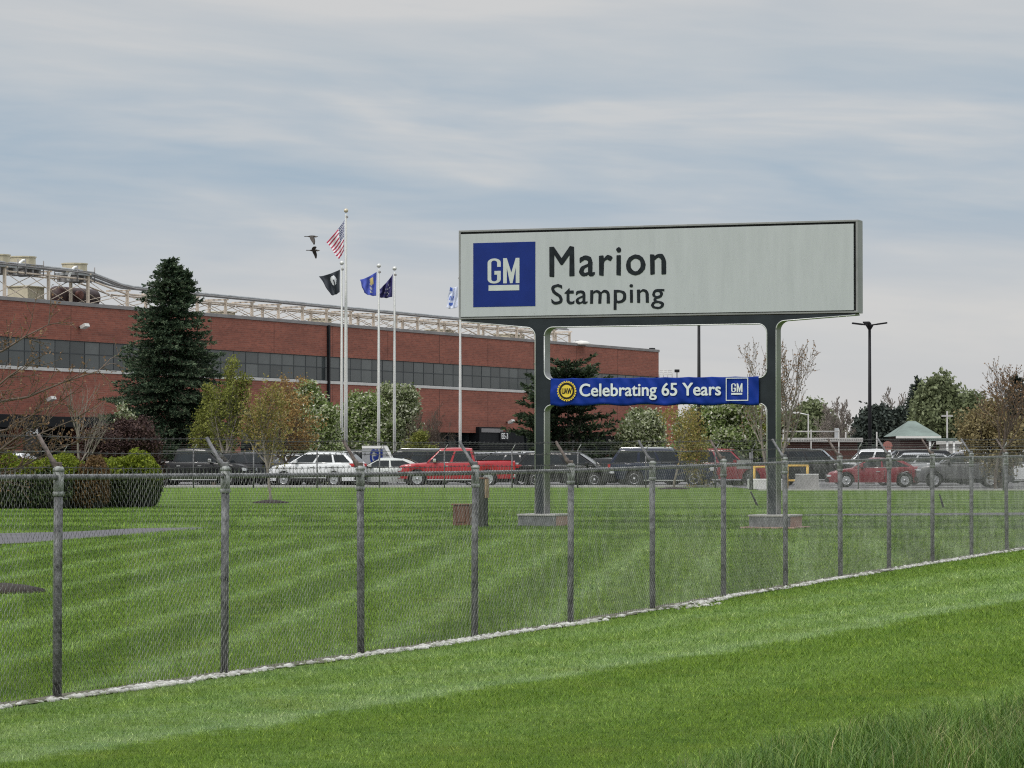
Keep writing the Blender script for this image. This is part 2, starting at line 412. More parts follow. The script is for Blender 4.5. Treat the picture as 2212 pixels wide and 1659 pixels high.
M['pane'] = mat('tinted_window_glass', (.060, .068, .070), .2, 0, .25, .35, spec=.55)
M['tanwood'] = mat('tan_weathered_wood', (.36, .25, .15), .85, 0, .3, 6)
M['darkwood'] = mat('dark_green_housing', (.03, .034, .026), .7, 0, .3, 6)
M['rustbox'] = mat('rust_brown_box', (.13, .058, .036), .75, 0, .25, 4)
M['planterbrick'] = mat('pink_brick', (.34, .22, .18), .9, 0, .25, 8, .4)
M['planterstone'] = mat('grey_planter_stone', (.14, .145, .15), .8, 0, .5, 7, .4)
M['bird'] = mat('goose_feathers', (.05, .042, .036), .8, 0, .3, 4)
M['birdpale'] = mat('pale_feathers', (.4, .36, .32), .8, 0, .3, 4)

def paint(name, col, metal=.0, rough=.35):
    d = max(col) < .1
    return mat('paint_' + name, col, rough, metal, .05, 1.5, coat=.35, spec=.12 if d else .35)
PT = {'black': paint('black', (.012, .012, .014)), 'red': paint('red', (.36, .018, .026)), 'darkred': paint('dark_red', (.21, .012, .024)),
      'white': paint('white', (.72, .73, .74)), 'navy': paint('navy', (.016, .022, .045)), 'silver': paint('silver', (.36, .37, .38), .4),
      'grey': paint('grey', (.17, .17, .175), .35), 'charcoal': paint('charcoal', (.035, .037, .042), .2), 'tan': paint('tan', (.30, .27, .22), .3),
      'pearl': paint('pearl_grey', (.48, .50, .48), .2)}

N = NT('tinted_glass'); oi = N.n('ShaderNodeObjectInfo')
N.l(N.mix(1.0, N.ramp(oi.outputs['Random'], [(0, (.040, .046, .048)), (.6, (.062, .070, .072)), (1, (.095, .105, .105))]), N.ramp(N.noise(objco(N), .8, 3), [(.3, (.8,) * 3), (.7, (1.15,) * 3)]), 'MULTIPLY'), N.b.inputs['Base Color'])
N.b.inputs['Roughness'].default_value = .16; M['pane'] = N.m

# ------------------------------------------------------------------ terrain
PATH = [(-30, 55), (-13, 59.5), (-9, 64.5), (-6.6, 73), (-5, 82), (-1, 86.5), (4, 88), (9, 88), (14, 88.5), (22, 91), (60, 100)]
def path_y(X):
    return np.interp(X, [p[0] for p in PATH], [p[1] for p in PATH])
def path_half(X):
    return np.interp(X, [-30, -13, -9, -7, -5, 3, 9, 20, 60], [4.2, 4.0, 3.6, 2.4, 1.4, 1.6, 2.6, 2.8, 3])
def ground(X, Y):
    X = np.asarray(X, float); Y = np.asarray(Y, float)
    z = np.interp(Y, [-100, 30, 34, 42.6, 48, 56, 70, 110, 150, 4000], [0, 0, .015, .104, .155, .21, .34, .43, .50, .50])
    dd = (Y - path_y(X)) / (path_half(X) + .5)
    dip = np.interp(X, [-12, -8, -6, 5, 9, 14], [.02, .05, .15, .15, .09, .06])
    z = z - dip * np.clip(1.35 - np.abs(dd), 0, .35) / .35
    return z
def gz(X, Y): return float(ground(X, Y))
xs = np.unique(np.concatenate([np.linspace(-900, -60, 15), np.linspace(-60, -18, 22), np.linspace(-18, 22, 81), np.linspace(22, 70, 25), np.linspace(70, 900, 15)]))
ys = np.unique(np.concatenate([np.linspace(-60, 10, 8), np.linspace(10, 54, 45), np.linspace(54, 100, 185), np.linspace(100, 200, 41), np.linspace(200, 2500, 24)]))
GX, GY = np.meshgrid(xs, ys); GZ = ground(GX, GY)
V = np.stack([GX.ravel(), GY.ravel(), GZ.ravel()], 1); nx, ny = len(xs), len(ys)
ii = (np.arange(ny - 1)[:, None] * nx + np.arange(nx - 1)[None, :]).ravel()
Fq = np.stack([ii, ii + 1, ii + nx + 1, ii + nx], 1)
g = np_mesh('ground', V, Fq, M['lawn'], smooth_=True); tag(g, 'mown green lawn rolling back from the roadside', 'lawn', kind='structure')

# footpath
pv, pf = [], []
px = np.linspace(-30, 60, 300)
for i, x in enumerate(px):
    yc, h = float(path_y(x)), float(path_half(x))
    for t in (-1, -.5, 0, .5, 1):
        pv.append((x, yc + t * h, gz(x, yc + t * h) + .012))
for i in range(len(px) - 1):
    for k in range(4):
        a = i * 5 + k; pf.append((a, a + 5, a + 6, a + 1))
N = NT('path_asphalt'); co = N.n('ShaderNodeNewGeometry').outputs['Position']
N.l(N.ramp(N.noise(co, 1.5, 6, .6), [(.3, (.075, .072, .08)), (.7, (.105, .10, .11))]), N.b.inputs['Base Color']); N.b.inputs['Roughness'].default_value = .85
o = np_mesh('path', pv, pf, N.m, smooth_=True); tag(o, 'narrow grey asphalt path crossing the lawn behind the sign', 'path', kind='structure')

# parking lot: near edge steps forward on the right
LZ = .50
mb = MB()
def lot_quad(x0, x1, y0, y1): mb.quad((x0, y0, LZ + .008), (x1, y0, LZ + .008), (x1, y1, LZ + .008), (x0, y1, LZ + .008))
lot_quad(-60, 11.2, 164.5, 330); lot_quad(11.2, 90, 147, 330)
o = mb.build('parking_lot', M['asphalt']); tag(o, 'asphalt car park full of vehicles', 'car park', kind='structure')
mb = MB(); mb.box(-60, 11.0, 163.9, 164.45, LZ - .1, LZ + .1, .02).box(11.0, 90, 146.4, 146.95, LZ - .1, LZ + .06, .02)
o = mb.build('kerb', M['conc']); tag(o, 'pale concrete kerb along the edge of the car park', 'kerb', kind='structure')
N = NT('line_paint'); N.b.inputs['Base Color'].default_value = (.6, .6, .58, 1); N.b.inputs['Roughness'].default_value = .7; M['line'] = N.m
mb = MB()
for i in range(26):
    x = -24 + i * 2.9
    mb.quad((x, 166, LZ + .013), (x + .12, 166, LZ + .013), (x + .12, 171.5, LZ + .013), (x, 171.5, LZ + .013))
o = mb.build('parking_lines', M['line']); tag(o, 'white painted bay lines on the car park', 'markings', kind='structure')

# ------------------------------------------------------------------ near fence
FH = 1.62
def fpost(k): return FH * (-2.04 + .605 * k), 7100 * FH * (.00208 + .000234 * k)
fd = Vector((FH * .605, 7100 * FH * .000234)); FS = fd.length; fd.normalize(); fn = Vector((-fd.y, fd.x))   # fn points to the factory side
fx0, fy0 = fpost(0)
def fp(a, off=0.0):                       # metres along the fence from the first post
    return fx0 + fd.x * a + fn.x * off, fy0 + fd.y * a + fn.y * off
def fz(a): x, y = fp(a); return gz(x, y)
FTOP = FH
fence = empty('chain_link_fence', (fx0, fy0, gz(fx0, fy0)))
FO = Vector(fence.location)
tag(fence, 'tall weathered chain link fence with barbed wire crossing the lawn in the foreground', 'fence')
rng = random.Random(5)
def frel(x, y, z): return (x - FO.x, y - FO.y, z - FO.z)
for k in range(-1, 15):
    a = k * FS; x, y = fp(a); z = gz(x, y); bx, by, bz = frel(x, y, z)
    mb = MB(); tx = rng.uniform(-.008, .008); ty = rng.uniform(-.008, .008)
    mb.tube([(bx, by, bz - .2), (bx + tx * .5, by, bz + .8), (bx + tx, by + ty, bz + FTOP - .03)], .033, 12)
    post = mb.build('post', M['galvpost'], fence)
    mb = MB(); c = (bx + tx, by + ty, bz)
    mb.tube([(c[0], c[1], bz + FTOP - .16), (c[0], c[1], bz + FTOP + .02)], .038, 12)
    mb.lathe([(.038, FTOP - .16), (.043, FTOP - .155), (.043, FTOP - .13), (.038, FTOP - .125)], 12, c=c)
    mb.lathe([(.038, FTOP + .02), (.044, FTOP + .025), (.040, FTOP + .045), (.026, FTOP + .06), (.0, FTOP + .062)], 12, c=c)
    mb.build('post_cap', M['cap'], post)
    mb = MB()
    base = Vector((c[0], c[1], bz + FTOP + .02)); tip = base + Vector((fn.x * .17, fn.y * .17, .27))
    mb.tube([base, base.lerp(tip, .3), base.lerp(tip, .34), tip], [.025, .023, .017, .015], 6)
    mb.box(-.024, .024, -.024, .024, -.02, .07, .008, Matrix.Translation(base))
    arm = mb.build('barb_arm', M['rust'] if k % 2 == 0 else M['galvpost'], post)
# rails
for nm, zz, rr in (('top_rail', FTOP - .02, .021),):
    mb = MB()
    for k in range(-1, 14):
        p, q = fp(k * FS, .0), fp((k + 1) * FS, .0)
        mb.tube([frel(p[0], p[1], fz(k * FS) + zz), frel(q[0], q[1], fz((k + 1) * FS) + zz)], rr, 8, cap=False)
    mb.build(nm, M['galvpost'], fence)
# woven wire
D = .0735; nw = int((15 * FS) / (D / 2)); legs = 44
a0 = -1 * FS
rs = np.random.RandomState(3)
i = np.arange(nw)[:, None]; j = np.arange(legs + 1)[None, :]
A = a0 + i * D / 2 + np.where((i + j) % 2 == 0, 0, D / 2) + 0 * j
sag = np.interp(A[:, 0], np.linspace(a0, a0 + 15 * FS, 61), rs.uniform(-.018, .012, 61))
Zr = .02 + j * D / 2 + 0 * i + sag[:, None] * (1 - j / legs) 
off = -.052 + np.where(((i + j) % 2 == 0), -.004, .004) + .012 * np.sin(A * 2.3 + 1) * np.sin(Zr * 2) 
Zr = np.where(j == legs, Zr - .012, Zr)
Xw = fx0 + fd.x * A + fn.x * off; Yw = fy0 + fd.y * A + fn.y * off
Zw = ground(Xw, Yw) + Zr
Pw = np.stack([Xw - FO.x, Yw - FO.y, Zw - FO.z], -1)          # nw, legs+1, 3
rw = .00195; V = []
for q in range(3):
    t = q * 2 * math.pi / 3 + .5
    # ring in the plane spanned by fence normal and fence direction/vertical mix
    V.append(Pw + np.array([fn.x * math.cos(t) + fd.x * .7 * math.sin(t), fn.y * math.cos(t) + fd.y * .7 * math.sin(t), .7 * math.sin(t) * 1]) * rw * np.where((j + i) % 2 == 0, 1, 1)[..., None])
V = np.stack(V, 2)                                             # nw, legs+1, 3, 3
idx = np.arange(nw * (legs + 1) * 3).reshape(nw, legs + 1, 3)
Fw = []
for q in range(3):
    r = (q + 1) % 3
    Fw.append(np.stack([idx[:, :-1, q], idx[:, :-1, r], idx[:, 1:, r], idx[:, 1:, q]], -1).reshape(-1, 4))
np_mesh('wire_mesh', V.reshape(-1, 3), np.concatenate(Fw), M['galv'], fence, smooth_=True)
# wire ends that stand above the rail
V, Fw = [], []
for q in range(nw):
    if (q + legs) % 2: pass
    p = Pw[q, -1]; s = -1 if (q + legs) % 2 == 0 else 1
    tipz = .042 + rs.uniform(-.01, .012)
    w = np.array([fd.x, fd.y, 0]) * .0042
    t = p + np.array([fd.x * .008 * s, fd.y * .008 * s, tipz]) + np.array([fn.x, fn.y, 0]) * rs.uniform(-.006, .006)
    b = len(V); V += [p - w, p + w, t]; Fw.append((b, b + 1, b + 2))
np_mesh('wire_ends', V, Fw, M['galv'], fence)
# barbed strands
for f in (1.0, .56, .12):
    mb = MB()
    for k in range(-1, 14):
        pts = []
        for t in np.linspace(0, 1, 9):
            a = (k + t) * FS; x, y = fp(a, .165 * f); pts.append(frel(x, y, fz(a) + FTOP + .02 + .26 * f - .012 * math.sin(math.pi * t)))
        mb.tube(pts, .0028, 4, cap=False)
        for t in np.arange(.02, 1, .045):
            a = (k + t) * FS; x, y = fp(a, .165 * f); zc = fz(a) + FTOP + .02 + .26 * f - .012 * math.sin(math.pi * t)
            mb.tube([frel(x - .008, y - .006, zc - .016), frel(x + .008, y + .006, zc + .016)], .0022, 3, cap=False)
            mb.tube([frel(x + .01, y, zc - .012), frel(x - .01, y, zc + .014)], .0022, 3, cap=False)
    mb.build('barbed_strand', M['barb'], fence)

# white stones at the foot of the fence
st = MB(); rs2 = random.Random(8)
Vs, Fs = [], []
b = bmesh.new(); bmesh.ops.create_icosphere(b, subdivisions=1, radius=1); b.verts.ensure_lookup_table()
SV = np.array([v.co[:] for v in b.verts]); SF = np.array([[v.index for v in f.verts] for f in b.faces]); b.free()
tn = []
for q in range(7500):
    a = rs2.uniform(-1 * FS, 14 * FS)
    dens = .55 + .45 * math.sin(a * .9 + 1.3 * math.sin(a * .31))
    if rs2.random() > max(.12, dens) * (.25 + .9 * random.Random(int(a * 2.3) * 7 + 3).random()): continue
    wid = .11 + .07 * math.sin(a * .7) ** 2 + (.22 if 14 < a < 15.5 else 0) + .03 * math.sin(a * 1.7)
    x, y = fp(a, -rs2.uniform(.06, .06 + wid)); r = rs2.uniform(.014, .038)
    sc = np.array([rs2.uniform(.8, 1.5), rs2.uniform(.8, 1.4), rs2.uniform(.35, .7)]) * r
    jit = 1 + (np.random.RandomState(q).rand(len(SV), 1) - .5) * .5
    Fs.append(SF + len(Vs) * len(SV)); Vs.append(SV * jit * sc + np.array([x, y, gz(x, y) + r * .25])); tn += [rs2.random()] * len(SF)
o = np_mesh('gravel', np.concatenate(Vs), np.concatenate(Fs), leafmat('white_stone', [(0, (.30, .29, .26)), (.5, (.52, .51, .47)), (1, (.66, .65, .61))], .9, 0), attr=tn)
tag(o, 'line of white stones along the foot of the near fence', 'gravel', kind='stuff')
# bare earth strip under the fence, colour darkened to paint in contact shade
N = NT('contact_shaded_earth'); co = N.n('ShaderNodeNewGeometry').outputs['Position']
N.l(N.ramp(N.noise(co, 14, 5, .7), [(.3, (.045, .042, .025)), (.7, (.15, .14, .10))]), N.b.inputs['Base Color']); N.b.inputs['Roughness'].default_value = .95; M['earth'] = N.m
pv, pf = [], []
aa = np.arange(-FS, 14 * FS, .25)
for q, a in enumerate(aa):
    w0 = -.17 - .04 * math.sin(a * 3.1) - .03 * math.sin(a * 7.3); w1 = .09 + .03 * math.sin(a * 5.1)
    for t in (w0, w1):
        x, y = fp(a, t); pv.append((x, y, gz(x, y) + .008))
for q in range(len(aa) - 1): pf.append((2 * q, 2 * q + 2, 2 * q + 3, 2 * q + 1))
o = np_mesh('shaded_earth_strip', pv, pf, M['earth']); tag(o, 'bare earth strip with painted contact shade under the near fence', 'earth', kind='structure')

# ------------------------------------------------------------------ grass blades
def blades(n, seed, y0, y1, hmin, hmax, wid, name, material, accept=None, label='', curve=.5, xr=.168, hs=None, colgen=None):
    r = np.random.RandomState(seed)
    u = r.rand(n); Y = y0 * (y1 / y0) ** u; X = (r.rand(n) * 2 - 1) * xr * Y + 0
    keep = np.ones(n, bool) if accept is None else accept(X, Y, r)
    X, Y = X[keep], Y[keep]; n = len(X); sc = np.clip(Y / 20, 1, 4)
    h = (hmin + (hmax - hmin) * r.rand(n) ** 1.5) * np.clip(sc, 1, 1.6)
    if hs is not None: h = h * hs(X, Y)
    w = wid * sc * (.6 + .8 * r.rand(n)); th = r.rand(n) * 2 * math.pi; le = (r.rand(n) * curve + .1) * h
    lx, ly = np.cos(th) * le, np.sin(th) * le; ph = r.rand(n) * math.pi; wx, wy = np.cos(ph) * w / 2, np.sin(ph) * w / 2
    z = ground(X, Y) - .004
    p0 = np.stack([X - wx, Y - wy, z], 1); p1 = np.stack([X + wx, Y + wy, z], 1)
    m0 = np.stack([X - wx * .8 + lx * .35, Y - wy * .8 + ly * .35, z + h * .6], 1); m1 = np.stack([X + wx * .8 + lx * .35, Y + wy * .8 + ly * .35, z + h * .6], 1)
    tp = np.stack([X + lx, Y + ly, z + h], 1)
    t = colgen(r, n) if colgen else r.rand(n) ** 1.7
    if hmax > .12:
        V = np.stack([p0, p1, m0, m1, tp], 1).reshape(-1, 3); b = np.arange(n) * 5
        Fq = np.concatenate([np.stack([b, b + 1, b + 3], 1), np.stack([b, b + 3, b + 2], 1), np.stack([b + 2, b + 3, b + 4], 1)])
        t = np.concatenate([t, t, t])
    else:
        V = np.stack([p0, p1, tp], 1).reshape(-1, 3); b = np.arange(n) * 3; Fq = np.stack([b, b + 1, b + 2], 1)
    o = np_mesh(name, V, Fq, material, attr=t); tag(o, label, 'grass', kind='stuff'); return o
def noearth(X, Y, r):
    s = (X - fx0) * fn.x + (Y - fy0) * fn.y
    k = ~((s > -.2) & (s < .07)) | (r.rand(len(X)) < .22 * (1 + np.sin(Y * 3.1) * np.sin(Y * .9)))
    pd = np.abs(Y - path_y(X)) > path_half(X) + .2
    # keep the mulch rings clear
    return k & pd
blades(720000, 1, 17.2, 100, .012, .036, .0033, 'grass', M['blade'], noearth, 'short mown grass covering the lawn on both sides of the fence', curve=1.4)
def tallzone(X, Y):
    edge = np.interp(Y, [17, 18.3, 20.1, 22, 24.5, 27], [.5, 1.0, 1.6, 2.9, 4.1, 6])
    nz = .35 * np.sin(X * 5.1 + Y * 2.2) + .25 * np.sin(X * 11 - Y * 4.7)
    return X - edge + nz * .5
blades(90000, 2, 17.2, 27, .07, .25, .0042, 'tall_grass', M['tall'],
       lambda X, Y, r: (tallzone(X, Y) > 0) & (r.rand(len(X)) < np.clip(tallzone(X, Y) * 1.2 + .2, 0, 1)) & (np.sin(X * 9.3 + 2 * np.sin(Y * 5)) * np.sin(Y * 8.1) > -.45),
       'clumps of uncut tall grass in the foreground corner', 1.0, hs=lambda X, Y: np.clip(tallzone(X, Y) * .6 + .45, .35, 1.1),
       colgen=lambda r, n: np.clip(r.rand(n) * .93 + (r.rand(n) > .975) * .2, 0, 1))

# ------------------------------------------------------------------ pylon sign
def fu(px, py): return px / 1.8228, py / 1.8228            # full photo pixels -> measured pixels
SL = Vector((-1.139, 72.08)); SRp = Vector((7.194, 68.86)); su = (SRp - SL); SLEN = su.length; su.normalize()
SIGN_A = math.atan2(su.y, su.x)
sign = empty('pylon_sign', (SL.x, SL.y, gz(3, 70)), SIGN_A); SZ = sign.location.z
tag(sign, 'tall roadside company sign with blue square logo and black lettering on two dark posts', 'sign')
def sxy(xf, yf, dep=0.0):
    """full-res photo pixel -> (along, height) on the plane of the sign, 'dep' metres in front"""
    d = ray(*fu(xf, yf)); n2 = Vector((su.y, -su.x)); P0 = SL + n2 * dep
    t = (P0.x * n2.x + P0.y * n2.y) / (d.x * n2.x + d.y * n2.y)
    p = Vector((d.x * t, d.y * t)); return (p - P0).dot(su), CAMZ + d.z * t - SZ
def z7(x, y, dep=0.0): return sxy(1750 + x / 1.3012, 800 + y / 1.3012, dep)
def z8(x, y, dep=0.0): return sxy(2100 + x / 2.212, 1400 + y / 2.212, dep)
ztop = z7(1100, 121)[1]; zbot = z7(1100, 568)[1]; TH = .42
L1 = SLEN + .055
# cabinet: local x along the face, y into the depth
mb = MB(); e = .042
mb.box(-e, L1, .02, TH, ztop, ztop + e, .006).box(-e, L1, .02, TH, zbot - e, zbot, .006)
mb.box(-e, 0, .022, TH - .002, zbot, ztop).box(L1 - e, L1, .022, TH - .002, zbot, ztop)
mb.box(0, L1 - e, TH - .03, TH - .004, zbot, ztop)
mb.build('cabinet', M['alu'], sign)
mb = MB(); mb.box(0.001, L1 - e - .001, .07, .09, zbot + .001, ztop - .001)
mb.build('inner_gap', M['black'], sign)
N = NT('sign_face'); co = objco(N)
mp = N.n('ShaderNodeMapping'); mp.inputs['Scale'].default_value = (3.5, 1, .5); N.l(co, mp.inputs[0])
c = N.ramp(N.noise(mp.outputs[0], 1.2, 7, .7), [(.3, (.39, .41, .425)), (.55, (.43, .45, .467)), (.75, (.45, .47, .488))])
mp2 = N.n('ShaderNodeMapping'); mp2.inputs['Scale'].default_value = (1, 1, .8); N.l(co, mp2.inputs[0])
c = N.mix(N.ramp(N.noise(mp2.outputs[0], 14, 2, .5), [(.72, (0,) * 3), (.76, (.4,) * 3)]), c, (.2, .21, .2))
N.l(c, N.b.inputs['Base Color']); N.b.inputs['Roughness'].default_value = .45; M['signface'] = N.m
mb = MB(); mb.box(.012, L1 - e - .045, .0, .05, zbot + .012, ztop - .045)
mb.build('face_panel', M['signface'], sign)
M['blue'] = mat('logo_blue', (.008, .024, .17), .5, 0, .12, 2, spec=.2)
a0_, zt_ = z7(148, 205); a1_, zb_ = z7(466, 527)
mb = MB(); mb.box(a0_, a1_, -.006, -.001, zb_, zt_); logo = mb.build('logo_square', M['blue'], sign)
M['pale'] = mat('pale_vinyl', (.50, .53, .51), .5, 0, .08, 5)

def text_obj(s, name, parent, box, y, material, off=0.0, shear=0.0, jag=0.0, thick=.004, space=1.0, bold=0.0):
    """text as real geometry, fitted to box (x0, x1, z0, z1) on the plane y"""
    cu = bpy.data.curves.new(name, 'FONT'); cu.body = s; cu.size = 1; cu.offset = off; cu.extrude = .01; cu.space_character = space
    cu.resolution_u = 4
    to = bpy.data.objects.new('t', cu); COL.objects.link(to)
    dg = bpy.context.evaluated_depsgraph_get(); me = bpy.data.meshes.new_from_object(to.evaluated_get(dg))
    bpy.data.objects.remove(to); bpy.data.curves.remove(cu)
    n = len(me.vertices); co = np.empty(n * 3, np.float32); me.vertices.foreach_get('co', co); co = co.reshape(-1, 3)
    mn, mx = co.min(0), co.max(0); x0, x1, z0, z1 = box
    X = x0 + (co[:, 0] - mn[0]) / (mx[0] - mn[0]) * (x1 - x0); Z = z0 + (co[:, 1] - mn[1]) / (mx[1] - mn[1]) * (z1 - z0)
    Yy = y - np.where(co[:, 2] > 0, thick, 0)
    if jag:
        h = np.sin(X * 91 + Z * 47) * .5 + np.sin(X * 233 - Z * 171) * .35; h2 = np.sin(X * 127 - Z * 83) * .5 + np.sin(X * 197 + Z * 211) * .35
        X = X + h * jag; Z = Z + h2 * jag
    out = np.stack([X, Yy, Z], 1).astype(np.float32); me.vertices.foreach_set('co', out.ravel())
    me.materials.clear(); me.materials.append(material); me.update()
    if bold:
        bm_ = bmesh.new(); bm_.from_mesh(me); src = me.copy()
        for q, (ddx, ddz) in enumerate(((-1, 0), (1, 0), (0, -.7), (0, .7), (-.7, .5), (.7, -.5), (.7, .5), (-.7, -.5))):
            c_ = src.copy(); c_.transform(Matrix.Translation((ddx * bold, -.0004 * (q + 1), ddz * bold))); bm_.from_mesh(c_); bpy.data.meshes.remove(c_)
        bm_.to_mesh(me); bm_.free(); bpy.data.meshes.remove(src)
    me.name = name; return link(name, me, parent)
def b7(x0, x1, y0, y1):
    a, zt = z7(x0, y0); b, zb = z7(x1, y1); return (a, b, zb, zt)
def b8(x0, x1, y0, y1, d=0):
    a, zt = z8(x0, y0, d); b, zb = z8(x1, y1, d); return (a, b, zb, zt)
def gm_mark(name, parent, box, y, material, thick=.004):
    """two condensed bold capitals built from strokes, in box"""
    x0, x1, z0, z1 = box; w = x1 - x0; h = z1 - z0; mb = MB(); gw = w * .415; s = w * .115; ro = gw / 2; ri = ro - s
    def P(x, z): return (x0 + x, z0 + z)
    def strip(pts_o, pts_i):
        for i in range(len(pts_o) - 1):
            q = [P(*pts_o[i]), P(*pts_o[i + 1]), P(*pts_i[i + 1]), P(*pts_i[i])]
            mb.prism(q, y - thick, y)
    vo, vi = h * .17, h * .085                        # vertical radii
    def arc(cx, cz, rx, rz, a0, a1, n=10): return [(cx + rx * math.cos(R(lerp(a0, a1, i / n))), cz + rz * math.sin(R(lerp(a0, a1, i / n)))) for i in range(n + 1)]
    # G
    o = [(gw, h * .66), (gw, h - vo)] + arc(ro, h - vo, ro, vo, 0, 180)[1:] + arc(ro, vo, ro, vo, 180, 360) [0:]
    n_ = [(gw - s, h * .66), (gw - s, h - vo)] + arc(ro, h - vo, ri, vi, 0, 180)[1:] + arc(ro, vo, ri, vi, 180, 360)[0:]
    strip(o + [(gw, h * .5)], n_ + [(gw - s, h * .5)])
    mb.prism([P(gw * .52, h * .5 - s * .0), P(gw - s, h * .5), P(gw - s, h * .5 - s * .95), P(gw * .52, h * .5 - s * .95)], y - thick, y)
    # M
    mx0 = w * .49; mw = w - mx0
    mb.prism([P(mx0, 0), P(mx0 + s, 0), P(mx0 + s, h), P(mx0, h)], y - thick, y)
    mb.prism([P(w - s, 0), P(w, 0), P(w, h), P(w - s, h)], y - thick, y)
    cx = mx0 + mw / 2
    mb.prism([P(mx0 + s, h), P(mx0 + s, h * .62), P(cx - s * .35, 0), P(cx, 0), P(cx, h * .42)], y - thick, y)
    mb.prism([P(w - s, h), P(cx, h * .42), P(cx, 0), P(cx + s * .35, 0), P(w - s, h * .62)], y - thick, y)
    return mb.build(name, material, parent)
gm_mark('logo_letters', logo, b7(222, 385, 284, 409), -.0065, M['pale'])
bb = b7(227, 384, 421, 446); mb = MB(); mb.box(bb[0], bb[1], -.0105, -.0065, bb[2], bb[3]); mb.build('logo_underline', M['pale'], logo)
text_obj('Marion', 'name_lettering', sign, b7(541, 1132, 226, 364), -.001, M['letter'], bold=.013, jag=.010, thick=.006, space=1.12)
text_obj('Stamping', 'name_lettering', sign, b7(548, 1125, 416, 541), -.001, M['letter'], bold=.004, jag=.008, thick=.006, space=1.06)

# frame below the cabinet: one plate cut by two round-cornered openings, extruded
PD0, PD1 = .03, .39
def A7(x, y): return z7(x, y, -.03)
pl0, pl1 = A7(465, 750)[0], A7(512, 750)[0]; pr0, pr1 = A7(1652, 750)[0], A7(1699, 750)[0]
zbe = A7(1000, 628)[1]; zc1 = z8(1000, 205, -.03)[1]; zc0 = z8(1000, 425, -.03)[1]
ZT = zbot - .058; zbase = sxy(2100, 2022)[1] - .02
def arcp(cx, cz, r, a0, a1, n=8): return [(cx + r * math.cos(R(lerp(a0, a1, i / n))), cz + r * math.sin(R(lerp(a0, a1, i / n)))) for i in range(n + 1)]
cu = bpy.data.curves.new('frame', 'CURVE'); cu.dimensions = '2D'; cu.fill_mode = 'BOTH'; cu.extrude = (PD1 - PD0) / 2
def loop(pts):
    s = cu.splines.new('POLY'); s.points.add(len(pts) - 1)
    for p, q in zip(s.points, pts): p.co = (q[0], q[1], 0, 1)
    s.use_cyclic_u = True
r1 = .20; hz = A7(440, 640)[1]
outer = [(.03, ZT), (.03, ZT - .03)] + arcp(pl0 - r1, hz - r1 * .9, r1, 78, 0) + [(pl0, zbase), (pl1, zbase)] + \
        arcp(pl1 + .16, zc0 - .16, .16, 180, 90) + arcp(pr0 - .16, zc0 - .16, .16, 90, 0) + [(pr0, zbase), (pr1, zbase)] + \
        arcp(pr1 + r1, A7(1780, 605)[1] - r1 * .9, r1, 180, 100) + [(L1 - .06, ZT - .03), (L1 - .06, ZT)]
loop(outer)
r2 = .19
loop(arcp(pl1 + r2, zbe - r2, r2, 180, 90) + arcp(pr0 - r2, zbe - r2, r2, 90, 0) + arcp(pr0 - r2, zc1 + r2, r2, 0, -90) + arcp(pl1 + r2, zc1 + r2, r2, -90, -180))
to = bpy.data.objects.new('t', cu); COL.objects.link(to)
dg = bpy.context.evaluated_depsgraph_get(); me = bpy.data.meshes.new_from_object(to.evaluated_get(dg)); bpy.data.objects.remove(to)
for v in me.vertices: x, y, z = v.co; v.co = (x, (PD0 + PD1) / 2 - z, y)
me.materials.clear(); me.materials.append(M['navy']); me.materials.append(M['alu']); me.update()
for p in me.polygons: p.material_index = 0 if abs(p.normal.y) > .5 else 1
me.name = 'post_frame'; link('post_frame', me, sign)
# bright aluminium edge strips along the openings
def edge_strip(pts, closed=False):
    mb = MB(); q = pts + ([pts[0]] if closed else [])
    mb.tube([(p[0], PD0 - .004, p[1]) for p in q], .012, 6, cap=True); return mb.build('edge_trim', M['alulight'], sign)
edge_strip(arcp(pl1 + r2, zbe - r2, r2, 180, 90) + arcp(pr0 - r2, zbe - r2, r2, 90, 0) + arcp(pr0 - r2, zc1 + r2, r2, 0, -90) + arcp(pl1 + r2, zc1 + r2, r2, -90, -180), True)
edge_strip([(pl1, zbase)] + arcp(pl1 + .16, zc0 - .16, .16, 180, 90))
edge_strip(arcp(pr0 - .16, zc0 - .16, .16, 90, 0) + [(pr0, zbase)])
edge_strip([(.03, ZT - .03)] + arcp(pl0 - r1, hz - r1 * .9, r1, 78, 0) + [(pl0, zbase)])
edge_strip([(pr1, zbase)] + arcp(pr1 + r1, A7(1780, 605)[1] - r1 * .9, r1, 180, 100) + [(L1 - .06, ZT - .03)])
mb = MB(); mb.box(.02, L1 - .07, .05, .38, ZT + .0, ZT + .05); mb.build('underside_beam', mat('rusty_dark_beam', (.035, .022, .017), .8, 0, .4, 3), sign)

